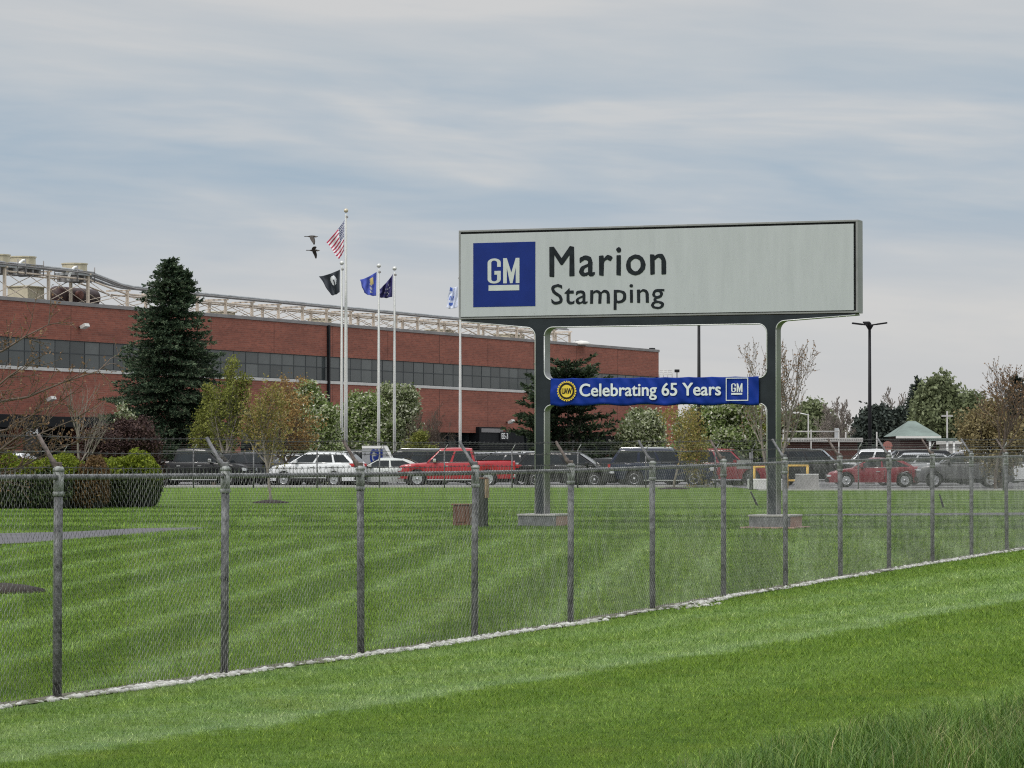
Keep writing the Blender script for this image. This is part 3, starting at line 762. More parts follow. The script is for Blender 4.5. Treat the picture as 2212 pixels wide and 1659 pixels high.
# cloth banner tied to the crossbar
banner = empty('banner', (SL.x, SL.y, SZ), SIGN_A); tag(banner, 'blue anniversary banner with round yellow emblem and white lettering tied between the sign posts', 'banner')
M['bannerblue'] = mat('banner_cloth', (.006, .030, .24), .6, 0, .2, 2.5, spec=.15)
BD = -.05
ba0, bzt0 = z8(153, 198, -BD * 0); ba1, bzt1 = z8(1968, 180); _, bzb0 = z8(156, 434); _, bzb1 = z8(1965, 428)
nu, nv = 220, 26; V, Fb = [], []
def bwave(a, v):
    s = v - .5
    return .012 * math.sin(a * 9 + v * 5) + .009 * math.sin(a * 23 - v * 9) + .012 * math.sin(a * 4.1 + v * 3) * v + .02 * math.exp(-((a - ba0) / .25) ** 2) * math.sin(v * 9)
for i in range(nu + 1):
    t = i / nu; a = lerp(ba0, ba1, t)
    for j in range(nv + 1):
        v = j / nv; zt = lerp(bzt0, bzt1, t) - .012 * abs(math.sin(t * math.pi * 9)); zb = lerp(bzb0, bzb1, t) + .018 * math.sin(t * 31) - .05 * math.exp(-((t - .05) / .03) ** 2)
        V.append((a, -.03 + max(-.017, min(.012, bwave(a, v))) - (.05 * max(0, v - .93) * -8 if v > .93 else 0), lerp(zt, zb, v)))
for i in range(nu):
    for j in range(nv): k = i * (nv + 1) + j; Fb.append((k, k + 1, k + nv + 2, k + nv + 1))
o = np_mesh('cloth', V, Fb, M['bannerblue'], banner, smooth_=True)
m_ = o.modifiers.new('thickness', 'SOLIDIFY'); m_.thickness = .003
BY = -.052
ex, ez = z8(298, 310); er = (z8(383, 310)[0] - z8(213, 310)[0]) / 2
emb = MB(); emb.lathe([(er * .80, 0), (er * .80, .003)], 40, 'Y', (ex, BY - .003, ez)); embo = emb.build('emblem', M['black'], banner)
mb = MB()
for k in range(24):
    a = 2 * math.pi * k / 24; T = Matrix.Translation((ex, BY, ez)) @ Matrix.Rotation(a, 4, 'Y')
    mb.box(er * .80, er * .98, -.004, -.001, -er * .075, er * .075, 0, T)
mb.build('emblem_teeth', M['emblem_yellow'], embo)
mb = MB()
for r0, r1_ in ((er * .80, er * .87), ):
    p = [(r0, -.0), (r1_, -.0), (r1_, -.004), (r0, -.004), (r0, 0)]
    mb.lathe(p, 48, 'Y', (ex, BY, ez))
mb.build('emblem_ring', M['emblem_yellow'], embo)
mb = MB(); mb.lathe([(er * .60, 0), (er * .60, .003)], 36, 'Y', (ex, BY - .0065, ez)); mb.build('emblem_disc', M['emblem_yellow'], embo)
text_obj('UAW', 'emblem_letters', embo, b8(257, 341, 286, 334), BY - .007, M['black'], bold=.005, thick=.002)
M['bwhite'] = mat('banner_white', (.66, .70, .70), .6, 0, .08, 4)
text_obj('Celebrating 65 Years', 'lettering', banner, b8(412, 1638, 247, 381), BY, M['bwhite'], bold=.0085, thick=.003, space=1.0)
x0, x1, z0, z1 = b8(1683, 1878, 194, 393); w_ = .018; mb = MB()
mb.box(x0, x1, BY - .003, BY, z1 - w_, z1).box(x0, x1, BY - .003, BY, z0, z0 + w_).box(x0, x0 + w_, BY - .003, BY, z0 + w_, z1 - w_).box(x1 - w_, x1, BY - .003, BY, z0 + w_, z1 - w_)
lg = mb.build('logo_outline', M['bwhite'], banner)
gm_mark('logo_letters', lg, b8(1730, 1828, 243, 318), BY, M['bwhite'], .003)
bb = b8(1730, 1826, 326, 341); mb = MB(); mb.box(bb[0], bb[1], BY - .003, BY, bb[2], bb[3]); mb.build('logo_underline', M['bwhite'], lg)

# planters round the posts
def planter(xf0, xf1, yf0, yf1, label, ledge, pc):
    a0, _ = sxy(xf0, yf1, .35); a1, _ = sxy(xf1, yf1, .35); P = SL + su * ((a0 + a1) / 2) + Vector((su.y, -su.x)) * .3
    zt = zat(yf0 / 1.8228, P.y) ; g0 = gz(P.x, P.y) - .06
    e_ = empty('planter', (P.x, P.y, g0), SIGN_A); tag(e_, label, 'planter', 'brick planters at the sign posts')
    w = (a1 - a0) / 2; h = zt - g0; d = .95
    mb = MB(); t = .1
    mb.box(-w, w, 0, t, 0, h - .04, .008); mb.build('front_panel', M['planterstone'], e_)
    mb = MB(); mb.box(-w, -w + t, t, d, 0, h - .04).box(w - t, w, t, d, 0, h - .04).box(-w + t, w - t, d - t, d, 0, h - .04)
    mb.build('brick_wall', M['planterbrick'], e_)
    mb = MB(); mb.box(-w - .02, w + .02, -.02, d + .02, h - .04, h, .01); mb.build('cap_stone', M['conc'], e_)
    if ledge:
        mb = MB(); mb.box(-w - .15, w + .15, -.15, d + .15, -.05, .09, .01); mb.build('footing', M['planterbrick'], e_)
planter(2036, 2180, 2024, 2080, 'low grey and pink brick planter at the foot of the left sign post', False, pl0)
planter(2946, 3105, 2027, 2085, 'low planter on a wider footing around the sign post nearer the light pole', True, pr0)

# rusty box and dark housing on the lawn
def groundY(yd, X, Y=70):
    for _ in range(20): Y = (CAMZ - gz(X, Y)) / max(1e-4, -(ray(1106, yd).z / ray(1106, yd).y))
    return Y
X = at(996, 69); Y = groundY(1135, X)
e_ = empty('utility_box', (at(998, Y), Y, gz(at(998, Y), Y)), R(-12)); tag(e_, 'small rusty brown utility box standing on the lawn', 'utility box')
MB().box(-.17, .19, -.17, .17, -.05, .44, .015).build('body', M['rustbox'], e_); MB().box(-.21, .2, -.19, .19, .44, .475, .012).build('lid', M['rustbox'], e_)
MB().box(-.1, .12, -.185, -.17, .08, .36, .004).build('door', M['rustbox'], e_)
Y = groundY(1138, at(1040, 69)); e_ = empty('dark_post', (at(1040, Y), Y, gz(at(1040, Y), Y)), R(-20)); tag(e_, 'thick dark timber post with a tan side next to the rusty box', 'post')
MB().box(-.11, .11, -.12, .12, -.05, 1.02, .02).build('body', M['darkwood'], e_)
MB().box(.113, .14, -.1, .1, .62, 1.02, .005).build('side_board', M['tanwood'], e_)
MB().box(-.12, .12, -.13, .13, 1.02, 1.06, .012).build('cap', M['rustbox'], e_)

# thin black pipes poking out of the lawn
def stick(xf0, yf0, xf1, yf1, label):
    X0, Y0 = 0, groundY(yf1 / 1.8228, 8); X0 = at(xf1 / 1.8228, Y0); X1 = at(xf0 / 1.8228, Y0); z1 = zat(yf0 / 1.8228, Y0); z0 = gz(X0, Y0)
    mb = MB(); mb.tube([(0, 0, -.05), ((X1 - X0) * .5, .02, (z1 - z0) * .45), (X1 - X0, 0, z1 - z0)], [.035, .03, .02], 7).tube([((X1 - X0) * .5, .02, (z1 - z0) * .45), ((X1 - X0) * .9 + .05, .1, (z1 - z0) * .6)], .012, 5)
    o = mb.build('bent_stake', M['black']); o.location = (X0, Y0, z0); tag(o, label, 'stake')
stick(2955, 1935, 2985, 1992, 'bent black stake leaning out of the lawn beside the right sign post')
stick(3698, 1945, 3716, 1999, 'short black stake in the lawn in front of the grey crossover')

# ------------------------------------------------------------------ factory
bx0, by0 = -32.53, 208.8; bu = Vector((.4243, .9055)); BA = math.atan2(bu.y, bu.x)
fac = empty('factory_building', (bx0, by0, 0), BA)
tag(fac, 'long two storey red brick factory with a dark window band and steel rooftop walkway', 'building')
def wall_s(xd, back=0.0):
    t = (xd - 1106) / 7100; ax = bx0 - bu.y * back; ay = by0 + bu.x * back
    return (t * ay - ax) / (bu.x - t * bu.y)
def wall_z(xd, yd): s = wall_s(xd); return zat(yd, by0 + bu.y * s)
S0, S1 = -14.0, wall_s(1423); ZR = 12.1
ZW1, ZW0, ZB = 9.79, 7.94, 4.22
mb = MB()
DEP = 60
mb.quad((S0, 0, ZW1), (S1, 0, ZW1), (S1, 0, ZR), (S0, 0, ZR))
mb.quad((S0, 0, ZB), (S1, 0, ZB), (S1, 0, ZW0 - .22), (S0, 0, ZW0 - .22))
mb.quad((S1, 0, .4), (S1, DEP, .4), (S1, DEP, ZR), (S1, 0, ZR)); mb.quad((S0, 0, .4), (S0, DEP, .4), (S0, DEP, ZR), (S0, 0, ZR)); mb.quad((S0, DEP, .4), (S1, DEP, .4), (S1, DEP, ZR), (S0, DEP, ZR))
# reveals
mb.quad((S0, 0, ZW1), (S1, 0, ZW1), (S1, .25, ZW1), (S0, .25, ZW1)); mb.quad((S0, 0, ZB), (S1, 0, ZB), (S1, .8, ZB), (S0, .8, ZB))
# ground-floor brick piers and stretches
sA = wall_s(222); sB = wall_s(520)
mb.quad((sA, 0, .4), (sB, 0, .4), (sB, 0, ZB), (sA, 0, ZB)); mb.quad((sA, 0, .4), (sA, 2.5, .4), (sA, 2.5, ZB), (sA, 0, ZB))
mb.quad((S1 - 1.2, 0, .4), (S1, 0, .4), (S1, 0, ZB), (S1 - 1.2, 0, ZB))
mb.build('wall', M['brick'], fac)
MB().box(S0 - .05, S1 + .06, -.08, .45, ZR, ZR + .24, .02).build('coping', M['coping'], fac)
MB().box(S0, S1 - .5, -.06, .25, ZW0 - .22, ZW0, .01).build('window_sill', M['sill'], fac)
MB().box(S0, S1 - .1, .3, DEP - .2, ZR - .3, ZR - .1).build('roof', M['greyroof'], fac)
MB().box(S0, S1 - .5, .24, .3, ZW0, ZW1).build('window_backing', M['black'], fac)
pitch = 1.79
k = 0
s = wall_s(21) - pitch * 8
proto = None
while s < S1 - 2.2:
    if s + pitch > S0 + .1 and s > S0:
        if proto is None:
            fr = MB(); fr.box(0, .045, .09, .2, ZW0, ZW1 - .0).box(.045, pitch, .08, .18, ZW0 + .001, ZW0 + .06).box(.045, pitch, .08, .18, ZW1 - .06, ZW1 - .001).box(.045, pitch, .09, .19, 8.9, 8.97)
            f_ = fr.build('window', M['mull'], fac); f_.location.x = s
            for (zl, zh) in ((ZW0 + .06, 8.9), (8.97, ZW1 - .06)):
                p_ = MB().box(.046, pitch - .001, .11, .14, zl, zh).build('pane', M['pane'], f_)
            proto = f_
        else:
            c_ = copy_tree(proto, fac); c_.location.x = s
    s += pitch; k += 1
jx = S0 + 4
while jx < S1 - 3:
    MB().box(jx, jx + .05, -.006, -.001, ZW1 + .01, ZR - .01).build('wall_joint', M['darkbrick'], fac); MB().box(jx, jx + .05, -.006, -.001, ZB + .01, ZW0 - .25).build('wall_joint', M['darkbrick'], fac); jx += 9.1
# downspout with bracket
sd_ = wall_s(707); mb = MB(); mb.box(sd_ - .10, sd_ + .10, -.22, -.005, .4, ZR + .05, .02); mb.build('downspout', M['black'], fac)
# dark ground-floor glazing right of the spruce
mb = MB(); mb.box(sB, S1 - 1.2, .78, .84, .4, ZB); mb.build('ground_floor_glazing', M['darkglass'], fac)
mb = MB()
s = sB + 1
while s < S1 - 1.5: mb.box(s, s + .09, .66, .779, .4, ZB - .001); s += 1.9
mb.box(sB, S1 - 1.25, .64, .66, 2.2, 2.32); mb.build('mullion', M['mull'], fac)
# left entrance: recessed doorway under a black canopy
mb = MB(); mb.box(S0, sA, 2.5, 2.6, .4, ZB); mb.build('entrance_glazing', M['darkglass'], fac)
ze1 = wall_z(3, 898); ze0 = wall_z(3, 921)
MB().box(wall_s(40), sA + .3, -1.4, -.01, ze0, ze1, .03).build('canopy', M['canopy'], fac)
MB().box(S0, wall_s(40) - .02, -2.2, -.01, ze0 - .1, ze1 + .05, .03).build('canopy', M['canopy'], fac)
for xd, w in ((10, .9), (172, .35)):
    q = wall_s(xd); MB().box(q - w / 2, q + w / 2, -1.1, -.5, .4, ze0 - .001).build('brick_pier', M['brick'], fac)
def wall_text(s, x0, x1, y0, y1, dep):
    a0, a1 = wall_s(x0, -dep), wall_s(x1, -dep); zt, zb = wall_z((x0 + x1) / 2, y0), wall_z((x0 + x1) / 2, y1)
    bp = MB().box(a0 - .25, a1 + .25, -dep, -dep + .08, zb - .15, zt + .12).build('door_sign', M['black'], fac)
    text_obj(s, 'door_number', bp, (a0, a1, zb, zt), -dep - .004, M['white'], bold=.02, thick=.01)
wall_text('EE-4', 57, 82, 925, 941, 1.2)
# right entrance portal
p0, p1 = wall_s(1028), wall_s(1126)
zp = wall_z(1028, 922)
mb = MB(); mb.box(p0, lerp(p0, p1, .52), -.32, .6, .4, zp, .03).box(lerp(p0, p1, .52) + .01, p1, -.25, .6, .4, zp - .35, .03); mb.build('entrance_portal', M['canopy'], fac)
q = lerp(p0, p1, .5); MB().box(p0 + .3, q, -.40, -.325, zp - .45, zp - .12).build('portal_light_strip', M['coping'], fac)
wall_text('EE-3', 1083.5, 1097, 936, 948, .42)
# wall lamps
def wall_lamp(xd, yd, label_tilt, bracket):
    q = wall_s(xd); z = wall_z(xd, yd); mb = MB()
    T = Matrix.Translation((q, -.45, z)) @ Matrix.Rotation(R(-25), 4, 'X')
    mb.box(-.28, .28, -.22, .22, -.12, .12, .03, T); L = mb.build('wall_lamp', M['offwhite'], fac)
    MB().box(-.06, .06, -.3, .0, -.05, .05, .01, Matrix.Translation((q, -.01, z - .05))).build('lamp_bracket', M['black'], L)
wall_lamp(170, 705, 0, 0); wall_lamp(98, 862, 0, 0); wall_lamp(1094, 911, 0, 0)

# rooftop walkway / pipe trestle
tr = empty('rooftop_trestle', (bx0, by0, ZR + .2), BA)
tag(tr, 'cream steel trestle carrying pipes along the edge of the factory roof', 'trestle')
rr = random.Random(21)
cols = [21, 116, 201, 286, 362, 437, 498, 555, 612, 664, 716, 768, 817, 866, 912, 958, 1002, 1044, 1085, 1126, 1166, 1206, 1240]
cs = [wall_s(c) for c in cols]; TB = 0.0
def ttop(s): return float(np.interp(s, [cs[0] - 8, cs[2], cs[2] + .5, cs[3], cs[-1]], [2.05, 1.95, 1.9, 1.2, 1.05]))
for q, s in enumerate(cs):
    h = ttop(s) - (.1 if q != 2 else 0)
    for yb in ((.35, 1.7) if q % 2 == 0 else (.35,)):
        MB().box(s - .085, s + .085, yb, yb + .17, -.1, h).build('column', M['cream'], tr)
    MB().box(s - .07, s + .07, .2, 2.1, h + .01, h + .11).build('cross_beam', M['cream'], tr)
for q in range(len(cs) - 1):
    a, b = cs[q], cs[q + 1]; ha, hb = ttop(a), ttop(b)
    mb = MB(); mb.tube([(a + .11, .42, ha - .3), (b - .11, .42, hb - .3)], .065, 4).tube([(a + .11, 1.8, ha - .3), (b - .11, 1.8, hb - .3)], .06, 4)
    mb.build('beam', M['cream'], tr)
    mb = MB()
    for yb in (.45, 1.8): mb.tube([(a + .1, yb, .05), (b - .1, yb, hb - .35)], .028, 4).tube([(a + .1, yb + .08, ha - .35), (b - .1, yb + .08, .05)], .028, 4)
    mb.build('cross_brace', M['cream'], tr)
mb = MB()
sl = np.linspace(cs[0] - 9, cs[-1] - .5, 60)
for yb, rz, r_ in ((.5, .27, .10), (.95, .3, .12), (1.4, .24, .08), (1.85, .34, .07)):
    mb.tube([(s, yb, ttop(s) + rz - .03) for s in sl], r_, 8)
mb.build('pipe_run', M['pipe'], tr)
MB().tube([(s, .28, ttop(s) + .12) for s in sl], .05, 5).build('cable_tray', M['coping'], tr)
# things standing back on the roof, seen through the trestle
for xd, w, h, dz in ((55, 2.0, 1.3, 0), (478, 1.3, .7, 0), (690, 1.0, .8, 0), (950, 2.2, .7, 0), (1100, 3, .8, .05)):
    s = wall_s(xd, 4); o = MB().box(-w / 2, w / 2, -.8, .8, 0, h, .04).box(-w / 2 - .1, w / 2 + .1, -.9, .9, h, h + .08, .02).build('roof_vent', M['tancool'])
    o.location = (bx0 + bu.x * s - bu.y * 4, by0 + bu.y * s + bu.x * 4, ZR); o.rotation_euler.z = BA
    tag(o, {55: 'tan roof vent box behind the trestle under the first cooling fan', 478: 'tan roof vent just right of the big spruce top', 690: 'tan roof vent behind the trestle left of the flagpoles', 950: 'low tan roof vent left of the flagpole next to the sign', 1100: 'long tan roof vent seen under the left end of the sign'}[xd], 'roof vent', 'vents on the factory roof')
s = wall_s(160, 2.6); e_ = empty('roof_tank', (bx0 + bu.x * s - bu.y * 2.6, by0 + bu.y * s + bu.x * 2.6, ZR + .05), BA)
tag(e_, 'dark horizontal tank between the trestle columns near the left end of the roof', 'tank')
MB().lathe([(.01, -2.6), (.45, -2.55), (.62, -2.3), (.62, 2.3), (.45, 2.55), (.01, 2.6)], 20, 'X', (0, 0, .78)).build('drum', M['tank'], e_)
MB().box(-1.7, -1.4, -.5, .5, -.1, .4).box(1.4, 1.7, -.5, .5, -.1, .4).build('cradle', M['coping'], e_)
MB().lathe([(.3, 0), (.3, -.3), (.25, -.34), (.0, -.34)], 16, 'Y', (-.6, -.62, .85)).build('manhole', mat('brown_cap', (.17, .07, .055), .7), e_)
def cooling_fan(xd, ybot, label):
    s = wall_s(xd, 1.2); z = wall_z(xd, ybot)
    e_ = empty('cooling_fan', (bx0 + bu.x * s - bu.y * 1.2, by0 + bu.y * s + bu.x * 1.2, z), BA)
    tag(e_, label, 'cooling fan', 'round cooling fans above the roof trestle')
    MB().lathe([(.82, .32), (.86, .34), (.86, .42), (.83, .44), (.83, .86), (.89, .88), (.89, .96), (.80, .96), (.78, .5), (.0, .5)], 12, smooth_=False).build('fan_cowl', M['tancool'], e_)
    MB().box(-1.0, 1.0, -.9, .9, .12, .30, .02).build('deck', M['pipe'], e_)
    mb = MB()
    for sx in (-1.05, 1.05):
        for sy in (-.9, .9): mb.tube([(sx, sy, -.25), (sx, sy, .72)], .04, 5)
    for sy in (-.9, .9): mb.tube([(-1.05, sy, .4), (1.05, sy, .4)], .03, 5)
    mb.build('railing', M['coping'], e_)
    MB().box(-.9, -.7, -.8, .8, -.3, .12).box(.7, .9, -.8, .8, -.3, .12).box(-.1, .1, -.8, .8, -.3, .12).build('support_leg', M['coping'], e_)
    MB().tube([(-1.9, -.7, -.3), (-1.7, -.7, .1), (-1.4, -.7, .45), (-1.1, -.7, .62), (-.8, -.7, .66)], .09, 8).build('curved_pipe', M['white'], e_)
cooling_fan(-8, 578, 'round tan cooling fan cut off by the left edge of the photo')
cooling_fan(48, 582, 'round tan cooling fan above the leftmost full trestle bay')
cooling_fan(160, 596, 'round tan cooling fan right of the others, above the dark tank')
# roof lamps and railing
def roof_lamp(xd, y1, label, arm):
    s = wall_s(xd, .3); zz = wall_z(xd, y1) - ZR
    o = MB(); o.tube([(0, 0, 0), (0, 0, zz)], .04, 6).tube([(0, 0, zz), (arm, 0, zz)], .04, 6).box(arm - .25, arm + .35, -.2, .2, zz - .12, zz + .08, .04)
    o = o.build('roof_lamp', M['black']); o.location = (bx0 + bu.x * s - bu.y * .3, by0 + bu.y * s + bu.x * .3, ZR + .2); o.rotation_euler.z = BA; tag(o, label, 'lamp', 'floodlights on the factory roof')
roof_lamp(1243, 741, 'black floodlight at the right end of the roof trestle', 1.0)
roof_lamp(1404, 757, 'black floodlight at the right corner of the factory roof', .5)
s = S1 - 18; o = MB().lathe([(.9, 0), (.85, .18), (.6, .32), (.0, .4)], 16).build('roof_dome', M['offwhite']); o.location = (bx0 + bu.x * s, by0 + bu.y * s, ZR + .1); tag(o, 'low pale dome vent on the roof edge right of the trestle', 'roof vent')
# annex roof railing seen right of the factory
Yr = 330; e_ = empty('rooftop_railing', (at(1424, Yr), Yr, zat(812, Yr) - .3)); tag(e_, 'thin white rooftop railing sticking out right of the factory corner', 'railing')
ww = at(1452, Yr) - at(1424, Yr); hh = zat(800, Yr) - zat(812, Yr) + .3; mb = MB()
for t in (0, .33, .66, 1): mb.tube([(ww * t, 0, 0), (ww * t, 0, hh)], .04, 5)
mb.build('upright', M['offwhite'], e_); mb = MB()
for z in (.5, .8, 1): mb.tube([(0, 0, hh * z), (ww, 0, hh * z)], .035, 5)
mb.build('rail', M['offwhite'], e_)
mb = MB(); mb.box(-8, ww + .6, .3, 8, -7.5, -.02); mb.build('annex_block', M['brick'], e_)
mb = MB(); mb.tube([(ww + .5, .2, -.1), (ww + .5, .2, hh - .1)], .05, 5).box(ww + .25, ww + .75, 0, .4, hh - .2, hh + .1, .05); mb.build('lamp', M['black'], e_)

# ------------------------------------------------------------------ flagpoles and flags
def flagpole(xd, yt, Y, label, r0=.11):
    X = at(xd, Y); zt = zat(yt, Y); e_ = empty('flagpole', (X, Y, LZ)); h = zt - LZ
    tag(e_, label, 'flagpole', 'white flagpoles in front of the factory')
    MB().lathe([(r0, 0), (r0, h * .3), (r0 * .82, h * .6), (r0 * .5, h - .25), (r0 * .45, h - .2)], 16).build('pole', M['polewhite'], e_)
    MB().lathe([(r0 * 2.2, 0), (r0 * 2.2, .05), (r0 * 1.2, .12)], 16).build('base_collar', M['alu'], e_)
    MB().ico(.13, (0, 0, h), 2).build('finial', mat('ball_' + str(xd), (.55, .48, .36) if xd == 747 else (.6, .6, .58), .3, .3), e_)
    MB().tube([(0, -r0 * .5, h - .3), (0, -r0 * .9, h * .5), (0, -r0 * 1.1, 1.6)], .012, 4).build('halyard', M['white'], e_)
    MB().box(-.02, .12, -.06, .06, h - .42, h - .32, .01).build('truck_pulley', M['coping'], e_)
    return X, Y
def flag(name, xdp, Y, pts, colf, mats, label, z1=None, ph=0.0, amp=.10):
    """pts: hoist top, hoist bottom, outer top, outer bottom in measured pixels"""
    HT, HB, OT, OB = [Vector((at(x, Y) - at(xdp, Y), 0, zat(y, Y))) for x, y in pts]
    nu, nv = 40, 28; V, Fq, mi = [], [], []
    for i in range(nu + 1):
        u = i / nu
        for j in range(nv + 1):
            v = j / nv; p = HT.lerp(HB, v).lerp(OT.lerp(OB, v), u)
            sag = math.sin(u * math.pi) * .06
            dpt = amp * math.sin(u * 8 + v * 3 + ph) * min(1, u * 3) + amp * .5 * math.sin(u * 15 - v * 5 + ph)
            V.append((p.x + .02 * math.sin(v * 9 + u * 4 + ph) * u - .07, p.y + dpt, p.z - sag + .025 * math.sin(u * 12 + ph) * v * u))
    for i in range(nu):
        for j in range(nv):
            k = i * (nv + 1) + j; Fq.append((k, k + 1, k + nv + 2, k + nv + 1)); mi.append(colf((i + .5) / nu, (j + .5) / nv))
    Z0 = HT.z; V = [(x, y, z - Z0) for x, y, z in V]
    o = np_mesh(name, V, Fq, mats, smooth_=True, mi=mi); o.location = (at(xdp, Y), Y, Z0)
    m_ = o.modifiers.new('thickness', 'SOLIDIFY'); m_.thickness = .004
    tag(o, label, 'flag', 'flags on the poles')
def d1(x, y): return (1150 + x / 3.686) / 1.8228, (780 + y / 3.686) / 1.8228
fl = {k: mat('flag_' + k, c, .7, 0, .08, 3) for k, c in dict(red=(.42, .03, .08), white=(.75, .76, .80), canton=(.03, .035, .14), black=(.02, .025, .035), blue=(.06, .09, .42), gold=(.62, .5, .2), grey=(.45, .45, .47), navy=(.03, .025, .12), bwhite=(.68, .72, .85), logo=(.08, .16, .52)).items()}
YP = 187
flagpole(747, 455, YP + 1, 'tallest white flagpole, flying the striped national flag')
flagpole(738, 568, YP, 'white flagpole just left of the tallest one, with the black flag', .09)
flagpole(818, 574, 189, 'white flagpole flying the royal blue flag with a gold figure', .09)
flagpole(852, 580, 191, 'white flagpole flying the dark navy starred flag', .09)
flagpole(994, 600, 201, 'white flagpole close to the left end of the big sign', .09)
def us(u, v):
    if u < .36 and v < 7 / 13:
        return 1 if (int(u * 26) % 2 == 0 and int(v * 24) % 2 == 1) else 2
    return 0 if int(v * 13) % 2 == 0 else 1
flag('national_flag', 747, YP + 1, [d1(775, 320), d1(765, 765), d1(516, 640), d1(690, 885)], us, [fl['red'], fl['white'], fl['canton']], 'red and white striped flag with starred blue canton on the tallest pole', ph=.5)
def pow_(u, v):
    d = math.hypot((u - .38) / .17, (v - .36) / .22)
    return 1 if d < 1 and not (.33 < u < .40 and v > .33) else 0
flag('black_flag', 738, YP, [d1(710, 1035), d1(706, 1365), d1(408, 1136), d1(580, 1410)], pow_, [fl['black'], fl['white']], 'black flag with a white round emblem on the pole beside the tallest', ph=1.4)
def ind(u, v):
    if .2 < u < .42 and .15 < v < .45: return 1
    if .3 < u < .48 and .35 < v < .85 and math.sin(v * 30 + u * 20) > -.4: return 2
    return 0
flag('blue_flag', 818, 189, [d1(1242, 1070), d1(1238, 1418), d1(1000, 1186), d1(1060, 1378)], ind, [fl['blue'], fl['gold'], fl['grey']], 'royal blue flag with a gold and grey figure', ph=2.2)
def nav(u, v):
    for (a, b) in ((.3, .3), (.36, .5), (.5, .45), (.42, .68), (.6, .62), (.3, .78), (.4, .86), (.22, .5)):
        if abs(u - a) < .035 and abs(v - b) < .045: return 1
    return 0
flag('navy_flag', 852, 191, [d1(1478, 1100), d1(1470, 1432), d1(1290, 1320), d1(1284, 1438)], nav, [fl['navy'], fl['grey']], 'dark navy flag dotted with small pale stars', ph=.2, amp=.16)
def d7(x, y): return (1700 + x / 2.212) / 1.8228, (1050 + y / 2.212) / 1.8228
def whf(u, v):
    if .45 < u < .85 and .70 < v < .86: return 1
    if .45 < u < .82 and .40 < v < .62 and int(u * 22) % 3: return 1
    return 1 if (u > .62 and v < .18) else 0
flag('white_flag', 994, 201, [d7(236, 172), d7(236, 352), d7(168, 178), d7(136, 362)], whf, [fl['bwhite'], fl['logo']], 'white flag with blue marks peeking out left of the big sign', ph=3, amp=.12)

# ------------------------------------------------------------------ geese
def goose(xd, yd, label, up):
    Y = 230.0; e_ = empty('goose', (at(xd, Y), Y, zat(yd, Y))); 
    # heading left; one skinned body with wings
    me = bpy.data.meshes.new('body')
    pts = [(0, 0, 0), (-.16, 0, .0), (-.30, 0, .01), (-.45, 0, .015), (-.52, 0, .015), (-.58, 0, .01), (.16, 0, .0), (.30, 0, .0), (.42, 0, .01),
           (-.05, -.14, .05), (0, -.40, .14 if up else -.18), (.10, -.66, .24 if up else -.42), (.14, -.9, .26 if up else -.62),
           (-.05, .14, .05), (0, .38, -.10), (.08, .5, -.34), (.10, .56, -.62)]
    ed = [(0, 1), (1, 2), (2, 3), (3, 4), (4, 5), (0, 6), (6, 7), (7, 8), (0, 9), (9, 10), (10, 11), (11, 12), (0, 13), (13, 14), (14, 15), (15, 16)]
    rad = [(.13, .12), (.09, .09), (.035, .035), (.03, .03), (.045, .04), (.012, .012), (.11, .09), (.06, .04), (.09, .015),
           (.12, .05), (.16, .02), (.13, .014), (.04, .01), (.12, .05), (.16, .02), (.12, .014), (.05, .01)]
    me.from_pydata(pts, ed, []); o = link('body', me, e_); me.materials.append(M['bird'])
    sk = o.modifiers.new('skin', 'SKIN'); 
    for v, r_ in zip(me.skin_vertices[0].data, rad): v.radius = r_
    me.skin_vertices[0].data[0].use_root = True
    ss = o.modifiers.new('sub', 'SUBSURF'); ss.levels = ss.render_levels = 2
    e_.scale = (1.0, .84, .88)
    MB().ico(.07, (.24, 0, -.01), 2, (1.3, 1.1, 1)).build('rump', M['birdpale'], e_)
    tag(e_, label, 'goose', 'geese flying past the flagpoles')
goose(674, 511, 'upper of the two geese flying left beside the tallest flagpole', False)
goose(678, 541, 'lower of the two geese, wings spread, beside the tallest flagpole', True)

# ------------------------------------------------------------------ light poles
def light_pole(xd, yt, Y, heads, label, r=.1):
    X = at(xd, Y); h = zat(yt, Y) - LZ; e_ = empty('light_pole', (X, Y, LZ)); tag(e_, label, 'light pole', 'black light poles in the car park')
    MB().lathe([(r * 1.25, 0), (r, h * .5), (r * .8, h)], 12).build('pole', M['black'], e_)
    MB().lathe([(r * 2.8, -.1), (r * 2.8, .6), (r * 2.2, .7)], 16).build('base', M['conc'], e_)
    if heads:
        MB().lathe([(r * .9, h), (.22, h + .22), (.22, h + .3)], 10).build('mount', M['black'], e_)
        for ang, tilt, L_ in ((180, 7, .62), (0, 8, .62), (250, 10, .45)):
            T = Matrix.Translation((0, 0, h + .25)) @ Matrix.Rotation(R(ang), 4, 'Z') @ Matrix.Rotation(R(-tilt), 4, 'Y')
            mb = MB(); mb.box(.1, .5, -.05, .05, -.04, .04, .01, T); mb.box(.4, .4 + L_, -.2, .2, -.045, .045, .02, T); mb.build('lamp_head', M['black'], e_)
light_pole(1879, 712, 190, True, 'tall black three headed light pole right of the sign', .10)
light_pole(1510, 690, 175, False, 'tall black pole rising behind the sign between its posts', .095)

